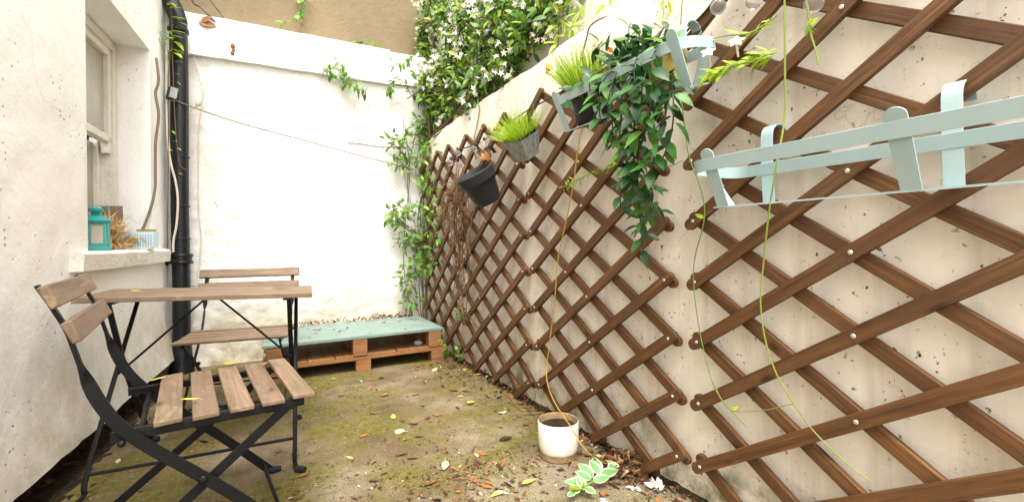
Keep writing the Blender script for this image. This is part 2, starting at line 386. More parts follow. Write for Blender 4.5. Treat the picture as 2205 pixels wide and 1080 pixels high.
g=MB(); vs=[]                                   # damp dark earth gathered along the foot of the boundary wall
for j in range(nj+1):
    y=.2+3.9*j/nj; wd=.035+.03*max(0,fbm(y*3,2,2)+.4)
    for i in range(9):
        t=i/8; x=1.312-wd*(1-t); vs.append((x,y,gz(x,y)-.004+.022*t+.008*fbm(x*40,y*30,3)))
g.add(vs,[(j*9+i,j*9+i+1,j*9+10+i,j*9+9+i) for j in range(nj) for i in range(8)]); struct(g.build('soil',SOIL))

# ------------------------------------------------------------------ house wall with window
hw=thing('house_wall',(-.89,0,0),'white rendered house wall with a recessed sash window and a sill, at the left of the yard','wall',rot=(0,0,-math.atan(.063)))
K=1/math.cos(math.atan(.063))
WS0,WS1,WZ0,WZ1=2.73*K,3.69*K,.86,2.17
S0,S1,ZT=-1.5,4.16*K,3.4
def lines(a,b,st,extra):
    L=[a+(b-a)*i/int((b-a)/st) for i in range(int((b-a)/st)+1)]
    for e in extra:
        k=min(range(len(L)),key=lambda i:abs(L[i]-e)); L[k]=e
    return L
sl=lines(S0,S1,.035,(WS0,WS1)); zl=lines(.098,ZT,.035,(WZ0,WZ1))
def wn(s_,z):
    n=.010*fbm(s_*1.7,z*1.7,5)+.004*fbm(s_*9,z*9,2)
    if z<.42: n += .045*((.42-z)/.32)**1.6
    ds=max(max(WS0-s_,s_-WS1,0),max(WZ0-z,z-WZ1,0))      # the noise dies out at the edge of the opening
    return n*min(1,ds/.06) if ds<.06 else n
g=MB(); vs=[(wn(a,z),a,z+ (.010*fbm(a*5,0,1) if z<.1 else 0)) for z in zl for a in sl]; ns=len(sl); fs=[]
for j in range(len(zl)-1):
    for i in range(ns-1):
        cs,cz=(sl[i]+sl[i+1])/2,(zl[j]+zl[j+1])/2
        if WS0<cs<WS1 and WZ0<cz<WZ1: continue
        fs.append((j*ns+i,j*ns+i+1,j*ns+ns+i+1,j*ns+ns+i))
g.add(vs,fs)
# reveals: subdivided faces back to the sash
def quadgrid(a,b,c,d,n=14,amp=.004,mi=0):
    a,b,c,d=map(Vector,(a,b,c,d)); vs=[]
    for j in range(n+1):
        for i in range(n+1):
            u,v=i/n,j/n; p=(a*(1-u)+b*u)*(1-v)+(d*(1-u)+c*u)*v
            e=amp*fbm(p.x*9+3,p.y*9,p.z*9) if 0<i<n and 0<j<n else 0
            vs.append(p+Vector((0,e,0)))
    g.add(vs,[(j*(n+1)+i,j*(n+1)+i+1,(j+1)*(n+1)+i+1,(j+1)*(n+1)+i) for j in range(n) for i in range(n)],mi)
f0=0; bk=-.24
quadgrid((f0,WS1,WZ0),(bk,WS1,WZ0),(bk,WS1,WZ1),(f0,WS1,WZ1))
quadgrid((bk,WS0,WZ0),(f0,WS0,WZ0),(f0,WS0,WZ1),(bk,WS0,WZ1))
quadgrid((f0,WS0,WZ1),(f0,WS1,WZ1),(bk,WS1,WZ1),(bk,WS0,WZ1))
quadgrid((f0,WS1,WZ0),(f0,WS0,WZ0),(bk,WS0,WZ0),(bk,WS1,WZ0))
# underside of the render and the wall body behind
for i in range(ns-1):
    a,b=sl[i],sl[i+1]; pa=Vector((wn(a,.098),a,.098+.010*fbm(a*5,0,1))); pb=Vector((wn(b,.098),b,.098+.010*fbm(b*5,0,1)))
    g.add([pa,pb,(-.10,b,.10),(-.10,a,.10)],[(0,3,2,1)])
g.build('wall',WHITE,hw,ang=50)
g=MB()
g.box((-.30,(S0+WS0)/2-.006,ZT/2-.05),(.38,WS0-S0-.012,ZT)); g.box((-.30,(WS1+S1)/2+.006,ZT/2-.05),(.38,S1-WS1-.012,ZT))
g.box((-.30,(WS0+WS1)/2,WZ0/2-.06),(.38,WS1-WS0,WZ0-.0)); g.box((-.30,(WS0+WS1)/2,(WZ1+ZT)/2+.01),(.38,WS1-WS0,ZT-WZ1-.01))
vs=[]; ft=[]; m_=MB()
g.build('wall_core',SOIL,hw,smooth=False)
g=MB()                                            # rough footing seen below the render
vs=[(-.085+.02*fbm(a*7,z*12,8)+.05*(.1-z),a,z) for z in (-.08,-.03,.0,.03,.06,.10) for a in sl]
g.add(vs,[(j*ns+i,j*ns+i+1,j*ns+ns+i+1,j*ns+ns+i) for j in range(5) for i in range(ns-1)]); g.build('footing',SOIL,hw)
g=MB(); a,b=2.54*K,3.92*K; n=26                   # sill, slightly worn
for (x0,x1,z0,z1) in ((-.20,.045,.79,.884),):
    vs=[]
    for i in range(n+1):
        s_=a+(b-a)*i/n; e=.006*fbm(s_*4,1,1)
        for (x,z) in ((x1+e,z0+.008+e*.6),(x1+.004+e,z1-.014+e*.4),(x1-.014+e,z1+e*.4),(x0,z1+.004),(x0,z0)): vs.append((x,s_,z))
    fs=[(i*5+k,i*5+(k+1)%5,i*5+5+(k+1)%5,i*5+5+k) for i in range(n) for k in range(5)]+[(4,3,2,1,0),tuple(n*5+k for k in range(5))]
    g.add(vs,fs)
g.build('window_sill',PAINTW,hw,ang=50)
wi=MB(); fz0,fz1=.90,2.15; A,B=WS0+.005,WS1-.005
for s_ in (A+.03,B-.03): wi.box((-.215,s_,(fz0+fz1)/2),(.10,.055,fz1-fz0))
wi.box((-.215,(A+B)/2,fz1-.012),(.10,B-A-.118,.05)); wi.box((-.215,(A+B)/2,fz0+.012),(.11,B-A-.118,.05))
wo=wi.build('window',PAINTW,hw,bevel=.004)
sa=MB(); A2,B2=A+.062,B-.062; mr=1.56              # upper sash stands in front of the lower one
for s_ in (A2+.022,B2-.022):
    sa.box((-.200,s_,(mr+fz1-.04)/2),(.045,.042,fz1-.04-mr))
    sa.box((-.200,s_,mr-.05),(.04,.036,.075))     # sash horn
sa.box((-.200,(A2+B2)/2,fz1-.062),(.045,B2-A2-.09,.045)); sa.box((-.198,(A2+B2)/2,mr),(.05,B2-A2-.09,.042))
sa.build('sash',PAINTW,wo,bevel=.003)
sb=MB()
for s_ in (A2+.024,B2-.024): sb.box((-.252,s_,(fz0+mr)/2),(.04,.044,mr-fz0))
sb.box((-.252,(A2+B2)/2,fz0+.075),(.04,B2-A2-.1,.07)); sb.build('sash',PAINTW,wo,bevel=.003)
MB().box((-.205,(A2+B2)/2,(mr+fz1)/2-.03),(.006,B2-A2-.088,fz1-mr-.09)).build('glass_pane',GLASS,wo)
MB().box((-.257,(A2+B2)/2,(fz0+mr)/2+.03),(.006,B2-A2-.09,mr-fz0-.12)).build('glass_pane',GLASS,wo)

# ------------------------------------------------------------------ back wall, fascia band, upper brown wall
bw=MB(); xs=[-.80+2.35*i/150 for i in range(151)]; zs=[-.08+2.43*i/150 for i in range(151)]
def by(x,z):
    lo=max(0,1-z/1.5); return 4.15-.010*fbm(x*2,z*2,9)-(.003+.006*lo)*fbm(x*10,z*15,4)-.04*max(0,(.3-z)/.3)**2
bw.add([(x,by(x,z),z) for z in zs for x in xs],[(j*151+i,j*151+i+1,j*151+152+i,j*151+151+i) for j in range(150) for i in range(150)])
bw.box((.38,4.30,1.13),(2.5,.22,2.40))
# a raised rough seam on the right of the wall
bw.tube(wob([(.62+.07*i,4.146,1.785+.006*math.sin(i)) for i in range(8)],.004),.006,6)
tag(bw.build('back_wall',WHITEB,ang=60),'rough white rendered back wall behind the teal pallet bench, mossy at its foot','wall')
fb=thing('fascia_beam',(.28,4.15,2.335),'smooth white painted beam running along the top of the back wall','beam')
g=MB(); n=60
def beam(x0,x1,y0,y1,z0,z1,n,mi=0):
    vs=[]
    for i in range(n+1):
        x=x0+(x1-x0)*i/n; e=.004*fbm(x*5,2,2); f=.003*fbm(x*7,6,1)
        for (y,z) in ((y0+f,z0+e),(y0+f,z1+e),(y1,z1+e),(y1,z0+e)): vs.append((x,y,z))
    g.add(vs,[(i*4+k,i*4+(k+1)%4,i*4+4+(k+1)%4,i*4+4+k) for i in range(n) for k in range(4)]+[(3,2,1,0),tuple(n*4+k for k in range(4))])
beam(-1.08,.705,-.045,.28,0,.305,n); beam(.706,1.30,-.022,.28,.02,.300,30)
g.build('beam',BAND,fb,ang=40)
g=MB()
for (x,z,r) in ((-.50,.105,.016),(-.503,.05,.014),(-.495,.077,.012)): g.sphere((x,-.046,z),r,6,(1,.5,1.4))
g.build('rusted_fixing',RUST,fb)
ub=MB(); xs=[-1.5+4.2*i/60 for i in range(61)]; zs=[2.2+2.2*i/40 for i in range(41)]
ub.add([(x,4.45-.008*fbm(x*2,z*2,1),z) for z in zs for x in xs],[(j*61+i,j*61+i+1,j*61+62+i,j*61+61+i) for j in range(40) for i in range(60)])
ub.box((.6,4.58,3.3),(4.2,.2,2.2))
tag(ub.build('upper_wall',BROWN),'bare brown sand render wall rising above the white beam','wall')

# ------------------------------------------------------------------ right boundary wall
rw=MB(); ys=[-1.6+5.86*i/200 for i in range(201)]; zs=[-.08+1.965*i/70 for i in range(71)]
def rx(y,z): return 1.306-.004*fbm(y*2,z*2,1)+(.012*((z-1.80)/.09)**2 if z>1.80 else 0)
def rzt(y,z): return z+(.012*fbm(y*3,7,1)-.012*max(0,y-2.3) if z>1.84 else 0)
rw.add([(rx(y,z),y,rzt(y,z)) for z in zs for y in ys],[(j*201+i+1,j*201+i,j*201+201+i,j*201+202+i) for j in range(70) for i in range(200)])
zt=zs[-1]
rw.add([(rx(y,zt),y,rzt(y,zt)) for y in ys]+[(1.60,y,zt+.004) for y in ys],[(i+1,i,201+i,202+i) for i in range(200)])
rw.box((1.46,1.33,.88),(.27,5.86,1.95))
tag(rw.build('boundary_wall',CREAM,ang=60),'cream streaked concrete boundary wall carrying the brown trellis panels','wall')
uw=MB(); ys=[-1.6+6.2*i/60 for i in range(61)]; zs=[1.80+2.0*i/30 for i in range(31)]
uw.add([(1.47-.006*fbm(y*2,z*2,4),y,z) for z in zs for y in ys],[(j*61+i+1,j*61+i,j*61+61+i,j*61+62+i) for j in range(30) for i in range(60)])
uw.box((1.58,1.5,2.8),(.18,6.2,2.0))
tag(uw.build('upper_boundary_wall',CREAM2),'pale cream upper wall set back above the boundary wall ledge','wall')

# ------------------------------------------------------------------ drainpipe
dp=thing('drainpipe',(-.555,4.03,0),'black cast iron drainpipe in the corner between house wall and back wall','drainpipe')
g=MB(); P=spline([(0,0,.10),(.004,0,.6),(0,0,1.2),(.006,0,2.0),(.004,0,2.46),(0,.0,2.55),(-.05,.015,2.68),(-.15,.03,2.84)],8)
g.tube(P,.055,20); g.build('pipe',PIPE,dp)
def ring(z,r,h,nm): MB().lathe([(.05,z-h/2),(r,z-h/2),(r+.003,z-h/4),(r+.003,z+h/4),(r,z+h/2),(.05,z+h/2)],24).build(nm,PIPE,dp,loc=(.003,0,0))
for z,r,h in ((2.46,.063,.03),(1.545,.0585,.012),(1.19,.0575,.010),(.955,.058,.012)): ring(z,r,h,'joint_ring')
for z in (.835,.785): ring(z,.071,.022,'collar')
ring(.81,.064,.05,'collar')
g=MB(); g.tube([(-.10,-.02,.80),(-.05,-.05,.80),(.0,-.07,.79)],[.022,.018,.012],8); g.sphere((-.055,-.05,.815),.024,8); g.sphere((-.085,-.03,.785),.022,8)
g.build('bracket',PIPE,dp)
MB().lathe([(.056,.20),(.064,.17),(.066,.10),(.075,.04),(.085,-.02),(.06,-.04)],24).build('shoe',PIPE,dp)

# cables, box and string on the corner
def line(name, pts, r, mat, label, cat, n=6, seg=6, group=None):
    g=MB(); g.tube(spline(pts,seg),r,n); return tag(g.build(name,mat),label,cat,group)
line('cable',[(-.632,3.74,2.14),(-.618,3.72,1.99),(-.635,3.72,1.90),(-.62,3.72,1.76),(-.638,3.72,1.58),(-.640,3.715,1.38),(-.640,3.70,1.28),(-.655,3.668,1.16),(-.695,3.655,1.02),(-.735,3.65,.93)],.009,CABLEB,'loose brown cable hanging down the white window reveal beside the sill','cable')
line('cable',[(-.612,3.97,2.35),(-.615,3.965,1.83),(-.600,3.96,1.53),(-.568,3.955,1.36),(-.556,3.955,1.22),(-.566,3.955,1.05),(-.583,3.955,.95),(-.586,3.95,.86)],.0075,CABLEW,'off-white cable looping over the left side of the black drainpipe','cable')
line('cable',[(-.480,4.12,2.36),(-.45,4.125,2.23),(-.41,4.125,2.09),(-.438,4.125,1.88),(-.45,4.125,1.70),(-.455,4.125,1.18),(-.44,4.12,1.0),(-.45,4.115,.80),(-.466,4.11,.66)],.0035,CABLEW,'thin grey cable running down the back wall just right of the drainpipe','cable')
line('wire',[(-.62,3.99,2.0),(-.55,3.96,1.93),(-.2,4.05,1.845),(.3,4.10,1.755),(.75,4.11,1.665),(1.2,4.10,1.58)],.0042,CABLEB,'thin twisted wire strung across the white back wall from the drainpipe','wire')
line('wire',[(-.54,4.30,2.98),(-.486,4.2,2.77),(-.42,4.11,2.69),(-.33,4.095,2.60)],.006,CABLEK,'black wire coming over the beam nearest the drainpipe top','wire')
line('wire',[(-.44,4.35,2.98),(-.39,4.28,2.86),(-.30,4.24,2.72),(-.26,4.2,2.65)],.005,CABLEK,'black wire coming over the beam, the one farther from the drainpipe','wire')
sb_=thing('solar_box',(-.585,3.95,1.975),'small grey solar box clipped to the drainpipe','box')
MB().box((0,0,0),(.05,.03,.085),Matrix.Rotation(R(12),3,'Y')).build('case',DGREY,sb_,bevel=.004)
MB().box((.016,-.021,.002),(.045,.006,.075),Matrix.Rotation(R(12),3,'Y')).build('panel',GALV,sb_,bevel=.002)
g=MB(); g.tube(spline([(-.49,4.06,1.89),(-.455,4.05,1.93),(-.43,4.05,1.97),(-.412,4.05,2.05),(-.43,4.06,2.15)],5),[.006]*6+[.012,.018,.02,.02,.018,.014,.01]+[.006]*8,7)
tag(g.build('rag',CABLEW),'twisted pale rag tied to the wire beside the drainpipe','rag')
g=MB(); g.leaf((-.44,4.10,2.575),(1,-.2,.05),(0,-1,.3),.12,.06,mi=0,droop=.3); g.leaf((-.42,4.10,2.58),(.6,-.3,.5),(0,-1,.3),.09,.04,mi=0)
tag(g.build('dead_leaf',DL[1]),'curled rust brown leaf stuck on the white beam by the drainpipe','leaf')

# ------------------------------------------------------------------ trellis panels
def slat_mesh(L, jit):
    g=MB(); wd=.0188; th=.009; out=[]
    for a in range(7): t=-math.pi/2+math.pi*a/6; out.append((L/2-wd+wd*math.cos(t)*1.0, wd*math.sin(t)))
    for a in range(7): t=math.pi/2+math.pi*a/6; out.append((-L/2+wd+wd*math.cos(t), wd*math.sin(t)))
    n=len(out); o=[(x,-th,y) for x,y in out]+[(x,th,y) for x,y in out]
    g.add(o,[tuple(range(n)),tuple(range(2*n-1,n-1,-1))]+[(i,n+i,n+(i+1)%n,(i+1)%n) for i in range(n)]); return g
DZ=.101
def trellis(Yc, dy, lean, zoff, label, riv=(0,3,6), lo=0, xoff=0):
    root=thing('trellis_panel',(1.265+xoff,Yc,0),label,'trellis','trellis panels on the boundary wall')
    def P(i,j):
        z=.05+zoff+DZ*j; return Vector((0,(3-i)*dy+lean*(z-.65),z))
    for sgn in (1,-1):
        for c in range(-25,30):
            if c%2==0: continue
            pts=[(i,c+sgn*i) for i in range(7) if lo<=c+sgn*i<=16]
            if len(pts)<2: continue
            a,b=P(*pts[0]),P(*pts[-1]); d=b-a; L=d.length+.075; mid=(a+b)/2; off=-.010 if sgn>0 else .010
            # local x along the slat, local y along the wall normal, local z across
            ang=math.atan2(d.z,-d.y); jit=rnd.uniform(-.003,.003)
            g=slat_mesh(L,jit)
            if sgn>0:
                for (i,j) in pts:
                    if i in riv and rnd.random()<.85 or rnd.random()<.04:
                        t=(P(i,j)-mid).dot(d.normalized())
                        M=Matrix.Translation((t,-.0092,0))@Matrix.Rotation(R(90),4,'X')
                        g.lathe([(.0062,0),(.006,.0014),(.004,.0028),(.00001,.0031)],12,M,1)
            X=d.normalized(); Yv=Vector((1,0,0)); Zv=X.cross(Yv)
            # viewed from -X: outward normal is -X, so local -y must point to -X
            o=g.build('slat',[TREL,RIVET],root,bevel=.0025,ang=30)
            mm=Matrix((X,Yv,Zv)).transposed().to_4x4(); mm.translation=mid+Vector((off+jit*.3,0,jit))
            o.matrix_local=mm
            if Zv.z<0: pass
    return root
trellis(3.575,.134,.07,-.02,'brown lattice trellis panel farthest away, next to the green climber in the corner')
trellis(2.640,.150,.08,-.02,'brown lattice trellis panel with the tilted grey pot and the zinc pot')
trellis(1.622,.1525,.08,0,'brown lattice trellis panel behind the artificial vine and the white floor pot')
trellis(.578,.1535,.02,.005,'brown lattice trellis panel nearest the viewer, with the empty pale blue planter')

# ------------------------------------------------------------------ pallet bench
pb=thing('pallet_bench',(.58,3.36,-.01),'low bench made of a pallet with a teal painted top against the white back wall','bench')
OX,OY,OZ=.58,3.36,-.01
y=0; bws=[.145,.10,.145,.10,.145,.06]; yy=.0
for i,bwid in enumerate(bws):
    g=MB(); g.box((0,0,0),(1.236,bwid-.003,.022)); g.build('top_board',TEAL,pb,(.0,yy+bwid/2,.2475+rnd.uniform(-.001,.001)),bevel=.003,rot=(0,0,rnd.uniform(-.002,.002))); yy+=bwid
for j,yb in enumerate((.055,.35,.64)):
    for i,xb in enumerate((-.547,-.005,.55)):
        MB().box((0,0,0),(.098,.10,.120)).build('block',PALW,pb,(xb,yb,.1745),bevel=.003,rot=(0,0,rnd.uniform(-.03,.03)))
        MB().box((0,0,0),(.102,.10,.096)).build('block',PALW,pb,(xb+.022,yb,.038),bevel=.003,rot=(0,0,rnd.uniform(-.03,.03)))
for yb in (.052,.35,.64): MB().box((0,0,0),(1.27,.095,.020)).build('bearer_board',PALW,pb,(.02,yb,.0965),bevel=.002)
xx=-.60
while xx<.60:
    wd=rnd.choice((.075,.09,.10)); MB().box((0,0,0),(.66,wd-.004,.012)).build('deck_board',PALW,pb,(xx+wd/2,.35,.1128),bevel=.002,rot=(0,0,R(90)+rnd.uniform(-.01,.01))); xx+=wd
g=MB(); g.lathe([(.03,0),(.035,.012),(.02,.022),(.0001,.024)],16); tag(g.build('saucer',PAPER,None,(1.04,3.52,.110)),'small white lid lying inside the pallet bench','lid')

# ------------------------------------------------------------------ folding chairs and table
def make_chair(loc, rotz, zs, label):
    root=thing('folding_chair',loc,label,'chair','folding chairs at the table',rotz=rotz); root.scale=(1,1,zs)
    prof=[(-.412,.812),(-.385,.755),(-.362,.70),(-.346,.64),(-.334,.595),(-.312,.53),(-.288,.478),(-.262,.437),(-.225,.392),(-.18,.345),(-.091,.258),(0,.165),(.142,.012)]
    for sgn in (-1,1):
        yv=sgn*.243; pts=spline([(x,yv,z) for x,z in prof],5); N=len(pts); sides=[];wid=[];th=[]
        for i,p in enumerate(pts):
            z=p.z; t=min(1,max(0,(z-.53)/.09)); t=t*t*(3-2*t)        # flat bar twists a quarter turn above the seat
            a=math.pi/2*t; d=(pts[min(i+1,N-1)]-pts[max(i-1,0)]).normalized(); n1=d.cross(Vector((0,1,0))).normalized()
            sides.append(n1*math.cos(a)+Vector((0,1,0))*math.sin(a)); wid.append(.030-.009*t); th.append(.006+.003*t)
        MB().strip(pts,wid,th,sides).build('leg',BLACK,root,bevel=.0012)
        y2=sgn*.222; a,b=Vector((.150,y2,.418)),Vector((-.362,y2,.012)); d=(b-a).normalized(); n1=d.cross(Vector((0,1,0)))
        MB().strip([a,(a+b)/2,b],.027,.006,n1).build('leg',BLACK,root,bevel=.0012)
        g=MB(); g.tube([(-.091,yv-sgn*.03,.253),(-.091,yv+sgn*.008,.253)],.011,10); g.sphere((-.091,yv+sgn*.008,.253),.012,8,(1,.5,1)); g.build('pivot_bolt',BLACK,root)
        g=MB(); g.box((-.055,sgn*.222,.4215),(.46,.022,.006)); g.box((-.055,sgn*.231,.408),(.46,.005,.0215)); g.build('seat_rail',BLACK,root,bevel=.001)
        g=MB(); g.sphere((-.262,sgn*.255,.400),.009,8); g.tube([(-.262,sgn*.225,.400),(-.262,sgn*.256,.400)],.008,8); g.build('hinge_knob',BLACK,root)
        for (x,yy2,dx) in ((.150,yv,.018),(-.368,y2,-.018)):
            g=MB(); g.tube([(x-dx,yy2,.016),(x,yy2,.011),(x+dx*1.6,yy2,.010)],[.011,.013,.010],10); g.build('rubber_foot',RUBBER,root)
    g=MB(); g.tube([(.118,-.243,.042),(.118,.243,.042)],.0065,8); g.build('stretcher',BLACK,root)
    g=MB(); g.tube([(-.318,-.222,.052),(-.318,.222,.052)],.0065,8); g.build('stretcher',BLACK,root)
    for x in (-.228,-.196): MB().tube([(x,-.225,.400),(x,.225,.400)],.007,8).build('seat_rod',BLACK,root)
    for k in range(5):
        x=-.166+.0838*k; g=MB(); g.box((0,0,0),(.535,.062,.0135)); g.build('seat_slat',TEAK,root,(x,.0+rnd.uniform(-.003,.003),.4325+ (.003 if k in(0,4) else 0)),bevel=.003,rot=(R((k-2)*1.0),0,R(90)+rnd.uniform(-.006,.006)))
    for (x,z,h) in ((-.386,.785,.058),(-.348,.698,.056)):
        g=MB(); g.box((0,0,0),(.565,.021,h)); g.build('back_slat',TEAK,root,(x,0,z),bevel=.004,rot=(R(-24),0,R(90)))
    return root
make_chair((-.107,1.78,.0),R(7.6),1.0,'folding chair with slatted wooden seat in the foreground, facing right')
make_chair((-.148,3.013,-.002),R(-97.8),.925,'folding chair behind the table with its back to the white wall')

tb=thing('folding_table',(-.22,2.42,0),'small folding bistro table with wooden top and thin black crossed legs','table',rotz=R(-4.2))
def zt(x): return .702-.031*x
tilt=math.atan(.031)
for k in range(5):
    MB().box((0,0,0),(.815,.0805,.019)).build('top_plank',TEAK,tb,(0,-.164+.082*k,.6905),bevel=.002,rot=(0,tilt,0))
for sgn in (-1,1):
    x=sgn*.335; zz=zt(x)-.022
    g=MB(); g.box((x-sgn*.03,.0,zz-.004),(.03,.36,.012)); g.build('top_rail',BLACK,tb,bevel=.001)
    g=MB(); A=[(x,.155,zz-.01),(x,-.10,.36),(x,-.33,.075),(x,-.352,.022),(x+.012,-.40,.012)] if sgn>0 else [(x+.03,.165,zz-.01),(x+.015,-.08,.38),(x,-.30,.09),(x,-.325,.03),(x-.03,-.37,.012)]
    g.tube(spline(A,6),.0085,8); g.build('leg',BLACK,tb)
    g=MB(); B_=[(x-sgn*.022,-.14,zz-.01),(x-sgn*.02,-.02,.42),(x-sgn*.012,.17,.05),(x-sgn*.01,.20,.012)] if sgn>0 else [(x+.018,-.15,zz-.01),(x+.03,-.02,.40),(x+.055,.17,.06),(x+.06,.20,.012)]
    g.strip(spline(B_,6),.019,.009,(1,0,0)); g.build('leg',BLACK,tb)
    e=Vector(A[-1]); f=Vector(B_[-1])
    for q,dv in ((e,Vector((.02*sgn,-.012,0))),(f,Vector((.022,0.0,0)))):
        g=MB(); g.tube([q-dv*.4,q+dv*.6,q+dv*1.3],[.010,.014,.011],10); g.build('rubber_foot',RUBBER,tb)
    g=MB(); g.tube([(sgn*.02,0,zt(0)-.03),(sgn*.318,-.06,.385)],.0048,7); g.build('brace',BLACK,tb)
MB().box((0,0,zt(0)-.030),(.035,.05,.016)).build('brace_bracket',BLACK,tb,bevel=.002)
MB().tube([(-.335,-.302,.092),(.335,-.302,.100)],.0065,8).build('stretcher',BLACK,tb)
MB().tube([(-.29,.165,.075),(.322,.165,.075)],.0055,8).build('stretcher',BLACK,tb)

# ------------------------------------------------------------------ pots
def tilt_mat(a): return Matrix.Rotation(a,4,'Y')
# dark grey pot hanging tilted
gp=thing('hanging_pot',(1.095,2.40,1.228),'tilted dark grey plastic plant pot with a thick rim hanging on the trellis','pot',rot=(R(4),R(-33),0))
g=MB(); g.lathe([(.0001,-.105),(.066,-.105),(.072,-.10),(.102,.035),(.113,.035),(.117,.09),(.110,.094),(.106,.09),(.092,.02),(.0001,.015)],36); g.build('pot',DGREY,gp)
g=MB(); g.lathe([(.056,-.1065),(.050,-.1075),(.046,-.1065)],28); g.lathe([(.022,-.1065),(.019,-.1075),(.016,-.1065)],20); g.build('base_ring',DGREY,gp)
g=MB(); g.strip(spline([(.112,0,.05),(.118,.0,.12),(.125,0,.155),(.15,0,.172),(.175,0,.155),(.18,0,.12)],6),.035,.006,(0,1,0)); g.build('hook',DGREY,gp,bevel=.001)
g=MB()
for k in range(5): g.leaf((.10+.01*k,-.03+.015*k,.10),(rnd.uniform(-.3,.5),rnd.uniform(-1,1),1),(0,-1,.3),.07,.03,mi=0)
g.build('dead_leaf',DL[1],gp)
# zinc pot with grass
def grass(mb, n, r, h0, h1, spread, base=(0,0,0), lean=(0,0,0), sq=False):
    for _ in range(n):
        a=rnd.uniform(0,2*math.pi); q=r*math.sqrt(rnd.random()); x,y=(rnd.uniform(-r,r),rnd.uniform(-r,r)) if sq else (q*math.cos(a),q*math.sin(a))
        d=Vector((x/r*spread+rnd.gauss(0,.14)+lean[0],y/r*spread+rnd.gauss(0,.14)+lean[1],1+lean[2])).normalized(); h=rnd.uniform(h0,h1)
        nrm=Vector((rnd.gauss(0,1),rnd.gauss(0,1),.2))
        mb.leaf(Vector(base)+Vector((x,y,0)),d,nrm,h,rnd.uniform(.004,.0068),.1,rnd.uniform(-.05,.45),0,3,.55)
zp=thing('zinc_pot',(1.165,2.03,1.405),'small square scratched zinc pot with bright green grass on the trellis','potted plant',rot=(R(8),R(-33),R(10)))
zp.scale=(.84,.84,.84)
def sqpot(h0,h1,a,b,th,mi=0):
    g=MB(); P=[]
    for (q,z) in ((a,h0),(b,h1),(b-th,h1),(a-th,h0+th)):
        P += [(-q,-q,z),(q,-q,z),(q,q,z),(-q,q,z)]
    g.add(P,[(3,2,1,0)]+[(l*4+k,l*4+(k+1)%4,l*4+4+(k+1)%4,l*4+4+k) for l in range(3) for k in range(4)]+[(12,13,14,15)]); return g
sqpot(-.085,.05,.056,.084,.004).build('pot',GALV,zp,bevel=.002)
sqpot(-.01,.068,.06,.079,.004).build('liner',BLACKP,zp,bevel=.002)
g=MB(); g.lathe([(.0001,.03),(.07,.03)],12); g.build('soil',SOIL,zp)
g=MB(); grass(g,430,.072,.10,.20,.55,(0,0,.03),(-.10,.10,0),True); g.build('grass_tuft',GRASS,zp)
MB().strip(spline([(.084,.05,.05),(.10,.05,.08),(.12,.05,.06),(.122,.05,-.03)],5),.02,.003,(0,1,0)).build('hook',BLACKP,zp)

